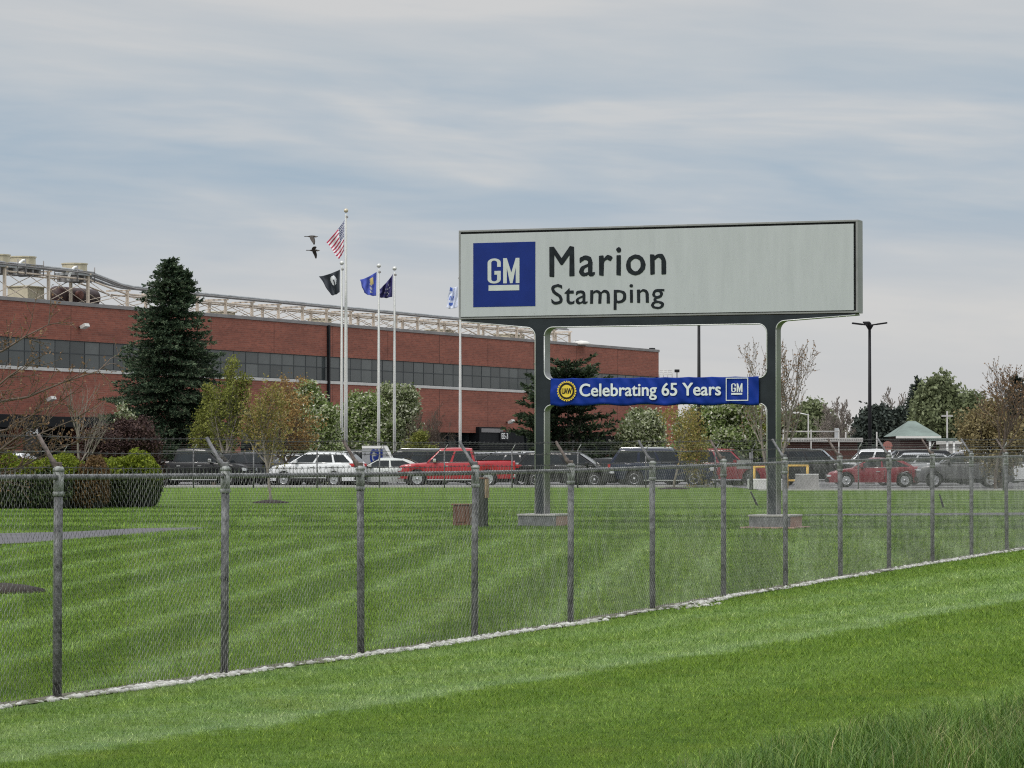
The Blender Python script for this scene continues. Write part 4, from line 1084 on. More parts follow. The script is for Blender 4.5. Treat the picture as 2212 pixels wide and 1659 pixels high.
# ------------------------------------------------------------------ vehicles
SPEC = {
 'pickup': dict(L=5.9, W=2.02, zs=.42, top=[(0, .98), (.1, 1.08), (.6, 1.16), (1.45, 1.22), (1.6, 1.24), (3.85, 1.27), (3.95, 1.32), (5.82, 1.34), (5.9, 1.30)], belt=1.24, roof=1.94, c=(1.45, 2.15, 3.72, 3.92), wx=(.98, 4.55), wr=.41, wins=[(0, .47), (.53, 1)], bed=True),
 'suv': dict(L=4.75, W=1.88, zs=.30, top=[(0, .82), (.1, 1.0), (.5, 1.10), (1.2, 1.17), (1.5, 1.18), (4.5, 1.27), (4.68, 1.2), (4.75, 1.0)], belt=1.19, roof=1.74, c=(1.15, 2.0, 4.1, 4.66), wx=(.88, 3.62), wr=.365, wins=[(0, .36), (.40, .70), (.74, 1)]),
 'bigsuv': dict(L=5.4, W=2.04, zs=.38, top=[(0, .95), (.1, 1.08), (.7, 1.16), (1.4, 1.20), (5.3, 1.24), (5.4, 1.1)], belt=1.20, roof=1.93, c=(1.4, 2.15, 4.85, 5.3), wx=(.98, 4.05), wr=.41, wins=[(0, .32), (.355, .62), (.665, 1)]),
 'sedan': dict(L=4.95, W=1.87, zs=.24, top=[(0, .55), (.12, .72), (.6, .86), (1.3, .96), (1.6, .97), (3.9, 1.03), (4.7, 1.03), (4.9, .98), (4.95, .8)], belt=.97, roof=1.46, c=(1.3, 2.2, 3.25, 4.35), wx=(.95, 3.85), wr=.345, wins=[(0, .45), (.50, 1)]),
 'van': dict(L=5.1, W=1.98, zs=.28, top=[(0, .7), (.12, .88), (.6, .98), (1.05, 1.05), (5.0, 1.15), (5.1, .95)], belt=1.06, roof=1.75, c=(.95, 1.95, 4.6, 4.98), wx=(.98, 4.05), wr=.36, wins=[(0, .34), (.38, .66), (.70, 1)]),
}
def vehicle(name, kind, pm, xd, Y, yaw, label, cat, rack=False, rim='alloy', chrome=True, glass='darkglass', roofm=None, far=False):
    sp = SPEC[kind]; L, Wd, zs, belt, roof = sp['L'], sp['W'], sp['zs'], sp['belt'], sp['roof']; c0, c1, c2, c3 = sp['c']; wr = sp['wr']; paintm = PT[pm] if isinstance(pm, str) else pm
    root = empty(name, (at(xd, Y), Y, LZ + .012), R(yaw))
    tag(root, label, cat, 'vehicles parked in the factory car park')
    ox = L / 2                                            # local x = ox - station (front at +x)
    tx, tz = zip(*sp['top'])
    arch = wr + .07
    st_ = set(np.round(np.linspace(0, L, 36), 3))
    for w_ in sp['wx']:
        for q in range(15): st_.add(round(w_ + arch * math.cos(math.pi * q / 14), 3))
        st_.add(round(w_ - arch - .002, 3)); st_.add(round(w_ + arch + .002, 3))
    st_ = sorted(x for x in st_ if 0 <= x <= L)
    def planw(x):
        f_ = min(x / .75, 1); b_ = min((L - x) / .6, 1); return 1 - .16 * (1 - f_) ** 2 - .09 * (1 - b_) ** 2
    def rows(x):
        zt = float(np.interp(x, tx, tz)); zb = zs + .12 * max(0, 1 - x / .5) * 0
        for w_ in sp['wx']:
            if abs(x - w_) < arch: zb = max(zb, wr + math.sqrt(max(0, arch ** 2 - (x - w_) ** 2)))
        zb = min(zb, zt - .1); h = zt - zb; w = Wd / 2 * planw(x)
        return [(w * .95, zb), (w * .985, max(zb + .02, zs + .18) if zb < zs + .17 else zb + h * .15), (w, zb + h * .55), (w * .985, zb + h * .82), (w * .94, zb + h * .95), (w * .82, zt), (w * .4, zt + .015), (0, zt + .02)]
    mb = MB(); prev = None
    for x in st_:
        r_ = rows(x); pts = [(ox - x, -y, z) for y, z in r_] + [(ox - x, y, z) for y, z in r_[-2::-1]]
        vs = [mb.bm.verts.new(p) for p in pts]
        if prev:
            for q in range(len(vs) - 1): f = mb.bm.faces.new((prev[q], prev[q + 1], vs[q + 1], vs[q])); f.smooth = True
        else: mb.bm.faces.new(vs)
        prev = vs
    mb.bm.faces.new(prev[::-1])
    # cabin shell
    wb, wrf = Wd / 2 * .935, Wd / 2 * (.76 if kind in ('sedan', 'suv') else .80)
    hb = float(np.interp((c0 + c3) / 2, tx, tz)) - .03
    def cz(x):
        if x < c1: t = (x - c0) / (c1 - c0); return hb + (roof - hb) * (t ** .9)
        if x > c2: t = (c3 - x) / (c3 - c2); return hb + (roof - hb) * (t ** .8 if kind != 'sedan' else math.sin(t * math.pi / 2) ** .9)
        t = (x - c1) / (c2 - c1); return roof + .03 * math.sin(t * math.pi) - (.05 * t if kind in ('suv', 'sedan') else 0)
    def cw(z): return wb - (wb - wrf) * (z - hb) / (roof - hb)
    prev = None; first = True
    cst = sorted(set(list(np.linspace(c0, c1, 7)) + list(np.linspace(c1, c2, 9)) + list(np.linspace(c2, c3, 7))))
    for x in cst:
        z = cz(x); w = cw(z)
        half = [(wb, hb), (cw(hb + (z - hb) * .5), hb + (z - hb) * .5), (cw(z - min(.1, (z - hb) * .3)), z - min(.1, (z - hb) * .3)), (w - .03, z - min(.03, (z - hb) * .1)), (w * .6, z + .02 * (z - hb)), (0, z + .03 * (z - hb))]
        pts = [(ox - x, -y, zz) for y, zz in half] + [(ox - x, y, zz) for y, zz in half[-2::-1]]
        vs = [mb.bm.verts.new(p) for p in pts]
        if prev:
            for q in range(len(vs) - 1): f = mb.bm.faces.new((prev[q], prev[q + 1], vs[q + 1], vs[q])); f.smooth = True; f.material_index = 1 if roofm else 0
        prev = vs
    mats_ = [paintm, roofm] if roofm else [paintm]
    bmesh.ops.remove_doubles(mb.bm, verts=mb.bm.verts, dist=.0015)
    body = mb.build('body', mats_, root)
    md = body.modifiers.new('edges', 'EDGE_SPLIT'); md.split_angle = R(38)
    G = M[glass]
    # side windows
    zl = hb + .05; zh = roof - .12
    fx = lambda z: c0 + (z - hb) / (roof - hb) * (c1 - c0) + .10
    rx = lambda z: c3 - (z - hb) / (roof - hb) * (c3 - c2) - (.14 if kind != 'pickup' else .12)
    for sd_ in (-1, 1):
        for (u0, u1) in sp['wins']:
            V, Fq = [], []; n_ = 7
            for i_ in range(n_ + 1):
                for j_ in range(4):
                    z = lerp(zl, zh, j_ / 3); u = lerp(u0, u1, i_ / n_)
                    x = lerp(fx(z), rx(z), u); x = min(x, c3 - .05)
                    zz = min(z, cz(x) - .05); V.append((ox - x, sd_ * (cw(zz) + .012), zz))
            for i_ in range(n_):
                for j_ in range(3): q = i_ * 4 + j_; Fq.append((q, q + 4, q + 5, q + 1) if sd_ < 0 else (q, q + 1, q + 5, q + 4))
            np_mesh('side_window', V, Fq, G, root, smooth_=True)
        if chrome and not far:
            mb = MB(); mb.tube([(ox - fx(zl) + .02, sd_ * (cw(zl) + .016), zl - .03), (ox - rx(zl) - .02, sd_ * (cw(zl) + .016), zl - .03)], .012, 4); mb.build('window_trim', M['chrome'], root)
    # windshield and back light
    for nm, xa, xb in (('windshield', c0, c1), ('rear_window', c3, c2)):
        V, Fq = [], []; sg = 1 if nm == 'windshield' else -1
        for i_ in range(6):
            t = lerp(.1, .88, i_ / 5); x = lerp(xa, xb, t); z = cz(x)
            for j_ in range(7):
                y = lerp(-1, 1, j_ / 6) * (cw(z) - .10); crown = .03 * (z - hb) * (1 - abs(j_ / 3 - 1))
                V.append((ox - x + sg * .012, y, z + crown + .014))
        for i_ in range(5):
            for j_ in range(6): q = i_ * 7 + j_; Fq.append((q, q + 1, q + 8, q + 7))
        np_mesh(nm, V, Fq, M['screen'], root, smooth_=True)
    # lights, grille, bumpers
    zt0 = float(np.interp(.12, tx, tz)); zr0 = float(np.interp(L - .1, tx, tz)); w0 = Wd / 2 * planw(.1); w1 = Wd / 2 * planw(L - .05)
    for sd_ in (-1, 1):
        hl = (.20, .36) if kind in ('pickup', 'bigsuv') else (.13, .42)
        MB().box(ox - hl[1], ox + .012, sd_ * w0 - .22 if sd_ > 0 else -w0 - .025, sd_ * w0 + .025 if sd_ > 0 else -w0 + .22, zt0 - .08 - hl[0], zt0 - .10, .03).build('headlight', M['clearlens'], root)
        if kind in ('pickup', 'bigsuv'): MB().box(-ox - .01, -ox + .12, sd_ * w1 - .13 if sd_ > 0 else -w1 - .02, sd_ * w1 + .02 if sd_ > 0 else -w1 + .13, zr0 - .52, zr0 - .08, .02).build('taillight', M['redlens'], root)
        else: MB().box(-ox - .008, -ox + .34, sd_ * w1 - .2 if sd_ > 0 else -w1 - .022, sd_ * w1 + .022 if sd_ > 0 else -w1 + .2, zr0 - .20, zr0 - .03, .03).build('taillight', M['redlens'], root)
        # mirror
        xm = c0 + .42; mw = Wd / 2 * .95
        MB().box(ox - xm - .07, ox - xm + .09, sd_ * mw + (0 if sd_ > 0 else -.22), sd_ * mw + (.22 if sd_ > 0 else 0), belt + .02, belt + .18, .03).build('mirror', paintm if not chrome or kind != 'pickup' else M['chrome'], root)
        if not far:
            for u in ([.36, .66] if len(sp['wins']) == 3 else [.40, .86]):
                x = lerp(c0, c3, u); MB().box(ox - x - .1, ox - x + .1, sd_ * Wd / 2 - .02, sd_ * Wd / 2 + .025, belt - .20, belt - .165, .008).build('door_handle', M['chrome'] if chrome else paintm, root)
            for u in ([0.04, .37, .71] if len(sp['wins']) == 3 else [0.04, .50, .97]):
                x = lerp(c0 + .15, c3 - .1, u); MB().box(ox - x - .006, ox - x + .006, sd_ * Wd / 2 - .01, sd_ * Wd / 2 + .004, zs + .12, belt - .12).build('door_gap', M['under'], root)
        if kind in ('pickup', 'bigsuv'):
            MB().box(ox - sp['wx'][1] + wr + .1, ox - sp['wx'][0] - wr - .1, sd_ * Wd / 2 - .08, sd_ * Wd / 2 + .04, zs - .09, zs - .03, .015).build('running_board', M['chrome'], root)
    if kind in ('suv', 'van'):
        for sd_ in (-1, 1): MB().box(ox - sp['wx'][1] + wr + .08, ox - sp['wx'][0] - wr - .08, sd_ * Wd / 2 - .1, sd_ * Wd / 2 + .012, zs - .03, zs + .14, .02).build('sill_cladding', M['under'], root)
    gh = .34 if kind in ('pickup', 'bigsuv') else .2
    gr = MB().box(ox - .05, ox + .018, -w0 + .24, w0 - .24, zt0 - .14 - gh, zt0 - .12, .02).build('grille', M['black'], root)
    mb = MB()
    for q in range(3): z = zt0 - .14 - gh + gh * (q + .5) / 3; mb.box(ox + .01, ox + .028, -w0 + .26, w0 - .26, z - .02, z + .012)
    mb.build('grille_bar', M['chrome'] if chrome else M['black'], gr)
    MB().box(ox - .25, ox + .05, -w0 + .02, w0 - .02, zs + .02, zs + .22, .05).build('front_bumper', M['chrome'] if kind == 'pickup' else M['under'], root)
    MB().box(-ox - .05, -ox + .2, -w1 + .02, w1 - .02, zs + .05, zs + .24, .05).build('rear_bumper', M['chrome'] if kind == 'pickup' else M['under'], root)
    if kind == 'pickup': MB().box(-ox + .06, ox - c3 - .06, -Wd / 2 + .16, Wd / 2 - .16, 1.335, 1.37, .01).build('bed_cover', M['under'], root)
    MB().box(-ox + .3, ox - .3, -Wd / 2 * .8, Wd / 2 * .8, .24, .62).build('underbody', M['under'], root)
    # wheels
    for w_ in sp['wx']:
        for sd_ in (-1, 1):
            cx, cy = ox - w_, sd_ * (Wd / 2 - .13)
            wroot = MB().lathe([(wr * .64, -.11), (wr * .90, -.115), (wr, -.08), (wr, .08), (wr * .90, .115), (wr * .64, .11), (wr * .62, .0)], 24, 'Y', (cx, cy, wr)).build('wheel', M['rubber'], root)
            mb = MB(); yo = cy + sd_ * .085
            mb.lathe([(wr * .62, 0), (wr * .62, sd_ * .028), (wr * .575, sd_ * .03), (wr * .56, -sd_ * .03)], 24, 'Y', (cx, yo, wr))
            n5 = 5 if kind != 'sedan' else 7
            for q in range(n5):
                T = Matrix.Translation((cx, yo, wr)) @ Matrix.Rotation(2 * math.pi * q / n5 + .3, 4, 'Y')
                mb.box(.03, wr * .6, -.012 + sd_ * .012, .012 + sd_ * .012, -.026, .026, 0, T)
            mb.lathe([(.06, 0), (.075, sd_ * .035), (.0, sd_ * .04)], 12, 'Y', (cx, yo, wr))
            mb.build('rim', M[rim], wroot)
            MB().lathe([(wr * .6, 0), (wr * .6, .004)], 20, 'Y', (cx, yo - sd_ * .035, wr)).build('brake_disc', M['under'], wroot)
    if rack:
        mb = MB()
        for sd_ in (-1, 1): mb.tube([(ox - c1 - .1, sd_ * wrf * .93, roof + .0), (ox - c1 - .25, sd_ * wrf * .93, roof + .07), (ox - c2 + .1, sd_ * wrf * .93, roof + .05), (ox - c2, sd_ * wrf * .93, roof - .03)], .022, 5)
        mb.build('roof_rail', M['chrome'] if chrome else M['black'], root)
    return root

# front row, along the lawn
vehicle('pickup_truck', 'pickup', 'black', 425, 168.5, -14, 'black crew cab pickup with chrome window trim beside the clipped hedge', 'pickup')
vehicle('parked_car', 'suv', 'charcoal', 556, 170, -24, 'dark grey suv facing right between the black pickup and the white suv', 'car', chrome=False)
vehicle('parked_car', 'suv', 'white', 686, 168, 162, 'white suv with red tail lamp parked left of the red pickup', 'car', rack=True)
vehicle('parked_car', 'sedan', 'pearl', 836, 169, 176, 'pale grey sedan mostly hidden behind the nose of the red pickup', 'car')
vehicle('pickup_truck', 'pickup', 'red', 987, 166.8, 179, 'bright red crew cab pickup facing left below the short flagpoles', 'pickup')
vehicle('parked_car', 'suv', 'charcoal', 1086, 172, 166, 'dark suv with a rear spoiler showing behind the red pickup bed', 'car', rack=True)
vehicle('parked_car', 'van', 'black', 1226, 168.5, -12, 'black minivan directly behind the left sign post', 'car')
vehicle('parked_car', 'sedan', 'black', 1318, 170, -22, 'low black sedan facing right between the minivan and the navy suv', 'car')
vehicle('parked_car', 'bigsuv', 'navy', 1432, 168, -10, 'large navy suv with chrome wheels parked under the banner', 'car', rack=True)
vehicle('parked_car', 'bigsuv', 'darkred', 1560, 173.5, -14, 'dark red suv with tinted glass just right of the navy one', 'car', glass='darkglass')
vehicle('parked_car', 'bigsuv', 'black', 1752, 173.5, -10, 'big black suv behind the yellow pipe barrier right of the sign post', 'car')
vehicle('parked_car', 'sedan', 'darkred', 1892, 164.5, 177, 'dark red sedan facing left in front of the tall light pole', 'car')
vehicle('parked_car', 'suv', 'grey', 2082, 162.5, 176, 'grey crossover facing left behind the red sedan near the right edge', 'car', rack=True)
vehicle('parked_car', 'bigsuv', 'white', 2232, 170, 178, 'white suv cut off by the right edge of the photo', 'car')
# second row
vehicle('parked_car', 'bigsuv', 'black', 885, 181, 172, 'long black suv with roof rails seen above the pale sedan roof', 'car', rack=True, far=True)
vehicle('pickup_truck', 'pickup', 'red', 1512, 184, -8, 'red pickup cab showing behind the hood of the navy suv', 'pickup', far=True)
vehicle('parked_car', 'suv', 'white', 1614, 196, 170, 'white suv roof right behind the dark red suv', 'car', far=True, rack=True)
vehicle('pickup_truck', 'pickup', 'white', 1892, 181, 176, 'white crew cab pickup behind the dark red sedan', 'pickup', far=True)
vehicle('parked_car', 'suv', 'silver', 1968, 177, 174, 'silver hatchback showing above the tail of the dark red sedan', 'car', far=True)
vehicle('parked_car', 'bigsuv', 'black', 2018, 185, 4, 'black suv with red tail lamp behind the silver hatchback', 'car', far=True)
vehicle('parked_car', 'sedan', 'silver', 2072, 180, 172, 'silver sedan roof just above the grey crossover', 'car', far=True)
vehicle('parked_car', 'bigsuv', 'pearl', 2145, 200, 176, 'pale long suv in the far row at the right edge', 'car', far=True)
vehicle('parked_car', 'bigsuv', 'white', 1096, 207, 178, 'white suv roof in the far row next to the entrance portal', 'car', far=True)
vehicle('parked_car', 'suv', 'silver', 640, 183, -20, 'silver suv behind the roof of the white suv', 'car', far=True)
vehicle('parked_car', 'sedan', 'white', 560, 195, -10, 'white car in the far row behind the dark grey suv', 'car', far=True)
vehicle('parked_car', 'bigsuv', 'charcoal', 742, 186, 168, 'charcoal suv roof between the white suv and the flagpoles', 'car', far=True)
vehicle('parked_car', 'sedan', 'silver', 1178, 184, 176, 'silver sedan roof just left of the left sign post', 'car', far=True)
vehicle('parked_car', 'suv', 'darkred', 1330, 188, 176, 'dark red car roof between the minivan and the navy suv', 'car', far=True)
vehicle('parked_car', 'suv', 'white', 38, 178, -15, 'white car roof above the hedge at the left edge', 'car', far=True)
vehicle('parked_car', 'suv', 'charcoal', 1012, 184, 174, 'dark suv roof behind the cab of the bright red pickup', 'car', far=True, rack=True)

vehicle('parked_car', 'suv', 'silver', 500, 184, -16, 'silver car roof between the black pickup and the dark grey suv', 'car', far=True)
vehicle('parked_car', 'sedan', 'grey', 1405, 186, 174, 'grey sedan roof behind the middle of the navy suv', 'car', far=True)
vehicle('parked_car', 'suv', 'white', 1694, 187, 172, 'white suv roof in the second row right of the right sign post', 'car', far=True, rack=True)
vehicle('parked_car', 'suv', 'charcoal', 1640, 181, 168, 'charcoal suv half hidden by the right sign post', 'car', far=True)
vehicle('parked_car', 'sedan', 'pearl', 1268, 196, 6, 'pale sedan in the far row behind the black minivan', 'car', far=True)
vehicle('parked_car', 'bigsuv', 'grey', 940, 198, 6, 'grey suv roof in the far row behind the cab of the red pickup', 'car', far=True)

# silver box trailer with blue lettering
Y = 178; x0 = at(782, Y); x1 = at(852, Y); z1 = zat(963, Y); e_ = empty('sign_trailer', (x0, Y, LZ)); tag(e_, 'silver wedge shaped trailer with blue letters behind the pale sedan', 'trailer')
w = x1 - x0; h = z1 - LZ; mb = MB(); mb.prism([(0, .5), (w * .98, .5), (w * .98, h * .55), (w * .68, h), (0, h)], 0, 1.9); mb.build('body', PT['silver'], e_)
mb = MB(); mb.prism([(w * .66, h + .01), (w * .74, h + .01), (w * 1.02, h * .56), (w * .97, h * .56)], -.02, 1.92); mb.box(0, w * .66, -.03, -.003, h - .14, h); mb.build('edge_trim', M['white'], e_)
text_obj('GM', 'lettering', e_, (w * .26, w * .62, h - .95, h - .2), -.003, M['blue'], bold=.03, thick=.02)
for cx in (.5, w - .6): MB().lathe([(.32, 0), (.32, .22)], 16, 'Y', (cx, .1, .32)).build('wheel', M['rubber'], e_)

# ------------------------------------------------------------------ far fence round the car park
ff = empty('car_park_fence', (0, 161.5, LZ)); tag(ff, 'thin wire fence with slanted barbed wire arms along the front of the car park', 'fence')
fxs = [140, 280, 418, 548, 685, 820, 960, 1106, 1248, 1395, 1545]
def ffpost(X, Yf):
    g_ = gz(X, Yf) - LZ; mb = MB(); mb.tube([(X, Yf - 161.5, g_ - .1), (X, Yf - 161.5, 1.86)], .035, 8); p_ = mb.build('post', M['galvpost'], ff)
    MB().tube([(X, Yf - 161.5, 1.84), (X + .17, Yf - 161.5 + .05, 2.14)], [.028, .02], 6).build('barb_arm', M['galv'], p_)
for x in fxs: ffpost(at(x, 161.5), 161.5)
xR = [(1625, 150), (1854, 146.5), (2010, 146.3), (2167, 146.2), (2300, 146)]
for x, y in xR: ffpost(at(x, y), y)
line = [(at(x, 161.5), 161.5) for x in [-60] + fxs] + [(at(x, y), y) for x, y in xR]
for zz, r_ in ((1.80, .016), (1.95, .0025), (2.04, .0025), (2.13, .0025)):
    o_ = (zz - 1.85) * .57 if zz > 1.85 else 0
    MB().tube([(x + o_, y - 161.5, zz) for x, y in line], r_, 4).build('top_wire' if zz < 1.85 else 'barbed_strand', M['galv'], ff)
MB().tube([(at(335, 161.5), 0, .68), (at(418, 161.5), 0, .68)], .022, 6).build('brace_rail', M['galv'], ff)
# coarse woven mesh
V, Fw = [], []; pD = .15
def segw(p, q, w=.0009):
    p, q = np.array(p), np.array(q); b = len(V); d = np.array([w, 0, 0]); V.extend([p - d, p + d, q + d, q - d]); Fw.append((b, b + 1, b + 2, b + 3))
for (x_a, y_a), (x_b, y_b) in zip(line[:-1], line[1:]):
    Ls = math.hypot(x_b - x_a, y_b - y_a); n_ = int(Ls / pD)
    for q in range(n_):
        for s_ in (-1, 1):
            for z in np.arange(.0, 1.8, pD):
                t0, t1 = q / n_, (q + s_ * 1.0) / n_
                if t1 < 0: continue
                segw((lerp(x_a, x_b, t0), lerp(y_a, y_b, t0) - 161.5, z), (lerp(x_a, x_b, t1), lerp(y_a, y_b, t1) - 161.5, z + pD))
np_mesh('wire_mesh', V, Fw, M['galv'], ff)
# square sign on a thick post, seen from behind
X = at(1619, 150); e_ = empty('gate_sign', (X, 149.5, gz(X, 149.5))); tag(e_, 'small grey sign board on a post left of the yellow barrier', 'sign')
MB().tube([(0, 0, -.1), (0, 0, 1.7)], .05, 8).build('post', M['galvpost'], e_); MB().box(-.62, .02, -.08, -.05, .95, 1.35, .01).build('board', M['alu'], e_)
# yellow pipe barriers and concrete blocks on the forecourt
def yellow_frame(x0, x1, yt, yb, Y, label):
    X0, X1 = at(x0, Y), at(x1, Y); zt, zb = zat(yt, Y), LZ; e_ = empty('pipe_barrier', (X0, Y, LZ)); tag(e_, label, 'barrier', 'yellow pipe barriers')
    h = zt - LZ; w = X1 - X0
    MB().tube([(0, 0, 0), (0, 0, h)], .07, 10).build('upright', M['yellow'], e_); MB().tube([(w, 0, 0), (w, 0, h)], .07, 10).build('upright', M['yellow'], e_)
    MB().tube([(-.07, 0, h), (w + .07, 0, h)], .055, 10).build('top_bar', M['yellow'], e_); MB().tube([(0, 0, h * .35), (w, 0, h * .35)], .05, 10).build('lower_bar', M['yellow'], e_)
yellow_frame(1629, 1662, 1009, 1040, 158, 'yellow pipe barrier left of the right sign post')
yellow_frame(1700, 1744, 1006, 1040, 157, 'yellow pipe barrier right of the right sign post')
def block(x0, x1, yt, Y, d, label, m, name, hz=None):
    X0, X1 = at(x0, Y), at(x1, Y); zt = zat(yt, Y); h = zt - LZ
    o = MB().box(0, X1 - X0, 0, d, 0, h, .03).build(name, m); o.location = (X0, Y, LZ); tag(o, label, name.replace('_', ' ')); return o
block(1624, 1700, 1035, 152, 3.0, 'low white concrete pad under the yellow barriers', M['white'], 'concrete_pad')
X0 = at(1719, 151); e_ = empty('concrete_block', (X0, 151, LZ)); tag(e_, 'pale concrete barrier block standing right of the yellow barrier', 'concrete block')
w = at(1769, 151) - X0; MB().prism([(-.03, 0), (w + .03, 0), (w - .03, zat(1026, 151) - LZ), (.03, zat(1026, 151) - LZ)], 0, .6).build('block', M['conc'], e_)
MB().box(.02, w - .02, -.01, .61, zat(1026, 151) - LZ, zat(1026, 151) - LZ + .05, .01).build('cap', M['white'], e_)
# red stop sign (seen as a plain red board) near the white pickup
Y = 178; X = at(1917, Y); e_ = empty('road_sign', (X, Y, LZ)); tag(e_, 'faded red octagonal sign standing beside the white pickup', 'sign')
MB().tube([(0, 0, 0), (0, 0, 2.3)], .035, 6).build('post', M['galvpost'], e_)
MB().lathe([(.27, 0), (.27, .02)], 8, 'Y', (0, -.06, 2.15), False).build('board', mat('faded_red', (.30, .12, .10), .7), e_)

# ------------------------------------------------------------------ buildings and poles beyond the car park
def house(name, x0, x1, yeave, ytop, Y, wallm, roofm, label, dep=9, win=(), yb=1045, over=.4):
    X0, X1 = at(x0, Y), at(x1, Y); ze, zt = zat(yeave, Y) - LZ, zat(ytop, Y) - LZ; w = X1 - X0
    e_ = empty(name, (X0, Y, LZ)); tag(e_, label, 'house')
    MB().box(0, w, 0, dep, -.3, ze).build('wall', wallm, e_)
    mb = MB(); o = over; r = min(w, dep) / 2 * .8
    a = [(-o, -o, ze), (w + o, -o, ze), (w + o, dep + o, ze), (-o, dep + o, ze)]; b = [(r, dep / 2, zt), (w - r, dep / 2, zt)]
    v = [mb.bm.verts.new(p) for p in a + b]
    for f in ((0, 1, 5, 4), (1, 2, 5), (2, 3, 4, 5), (3, 0, 4), (3, 2, 1, 0)): mb.bm.faces.new([v[i_] for i_ in f])
    mb.build('roof', roofm, e_)
    MB().box(-o, w + o, -o - .02, -o + .06, ze - .2, ze - .002).build('fascia', M['offwhite'], e_)
    for (a_, z_, ww, hh) in win:
        f_ = MB().box(w * a_, w * a_ + ww, -.05, -.003, z_, z_ + hh).build('window', M['white'], e_)
        MB().box(w * a_ + .1, w * a_ + ww - .1, -.07, -.051, z_ + .1, z_ + hh - .1).build('pane', M['darkglass'], f_)
    return e_, w, ze
Y = 290
h_, w, ze = house('brick_house', 1944, 2022, 942, 908, Y, M['housewall'], M['greenroof'], 'dark brick house with pale green hipped roof and white porch posts', 9, [(.18, .9, .5, 1.1), (.52, 1.5, 1.1, .9), (.05, 1.6, .8, .6)])
px = w * .72
mb = MB(); mb.box(px, w + 1.6, -2.2, -.01, ze - .45, ze - .2); mb.build('porch_roof', M['greenroof'], h_)
for a in (px + .1, px + 1.6, w + 1.3): MB().box(a - .09, a + .09, -2.1, -1.9, -.2, ze - .46).build('porch_post', M['white'], h_)
MB().box(px, w + 1.5, -2.15, -2.05, 1.0, 1.1).build('porch_rail', M['white'], h_)
house('small_house', 1838, 1868, 962, 948, 330, M['offwhite'], M['greyroof'], 'small house with a grey gabled roof left of the brick house', 6)
house('small_house', 1790, 1830, 960, 946, 340, M['darkbrick'], M['greyroof'], 'low grey roofed house behind the flat roofed shop', 6)
def flat_building(x0, x1, yt, fascia, Y, wallm, label, windows=None, roofm=None):
    X0, X1 = at(x0, Y), at(x1, Y); zt = zat(yt, Y) - LZ; w = X1 - X0; e_ = empty('low_building', (X0, Y, LZ)); tag(e_, label, 'building')
    MB().box(0, w, 0, 10, -.3, zt - fascia).build('wall', wallm, e_); MB().box(-.4, w + .4, -.5, 10.2, zt - fascia + .002, zt, .03).build('roof', roofm or M['offwhite'], e_)
    if windows:
        n, a, b, z0, z1 = windows
        for q in range(n):
            l = lerp(a, b, q / n) * w; r = lerp(a, b, (q + .82) / n) * w
            f_ = MB().box(l - .08, r + .08, -.04, -.003, z0 - .08, z1 + .08).build('window', M['white'], e_); MB().box(l, r, -.06, -.041, z0, z1).build('pane', M['darkglass'], f_)
    return e_, w, zt
e_, w, zt = flat_building(1655, 1852, 946, .32, 262, M['darkbrick'], 'low flat roofed shop with a white fascia behind the black suv', (6, .18, .55, 1.25, 1.85), M['conc'])
MB().box(w * .78, w * .78 + .35, 2, 2.35, zt, zt + .8, .03).build('roof_vent', M['pipe'], e_)
flat_building(1580, 1652, 961, .32, 240, M['offwhite'], 'low building with a red striped awning left of the right sign post', None, M['redroof'])
flat_building(2060, 2300, 952, .3, 300, M['offwhite'], 'long white low building at the right edge behind the trees')
flat_building(1380, 1560, 972, .3, 350, M['darkbrick'], 'dark low building behind the blossom trees under the banner')
def pole(xd, yt, Y, label, arm=0, lamp=False, m='conc', r=.09):
    X = at(xd, Y); h = zat(yt, Y) - LZ; e_ = empty('utility_pole', (X, Y, LZ)); tag(e_, label, 'pole', 'poles beyond the car park')
    MB().lathe([(r, 0), (r * .7, h)], 10).build('pole', M[m], e_)
    if arm: MB().box(-arm, arm, -.06, .06, h - .5, h - .35).build('cross_arm', M[m], e_)
    if lamp: MB().tube([(0, 0, h - .1), (-.9, 0, h + .1)], .05, 6).box(-1.4, -.8, -.15, .15, h + .02, h + .18, .05).build('lamp_head', M['white'], e_)
pole(1827, 933, 300, 'pale pole left of the tall black light pole'); pole(1894, 933, 300, 'pale pole right of the tall black light pole')
pole(2046, 888, 290, 'grey utility pole right of the brick house', .5, m='conc'); pole(1746, 894, 300, 'street lamp with a white head left of the bare tree', lamp=True, r=.08)
X0 = at(1692, 255); e_ = empty('pipe_gantry', (X0, 255, LZ)); w = at(1812, 255) - X0; h = zat(928, 255) - LZ; tag(e_, 'white pipe gantry above the flat roofed shop', 'gantry')
for t in (0, .5, 1): MB().tube([(w * t, 0, 0), (w * t, 0, h)], .055, 6).build('upright', M['conc'], e_)
MB().tube([(0, 0, h - .15), (w, 0, h - .15)], .06, 6).tube([(0, 0, h - .9), (w, 0, h - .9)], .03, 6).build('cross_pipe', M['conc'], e_)

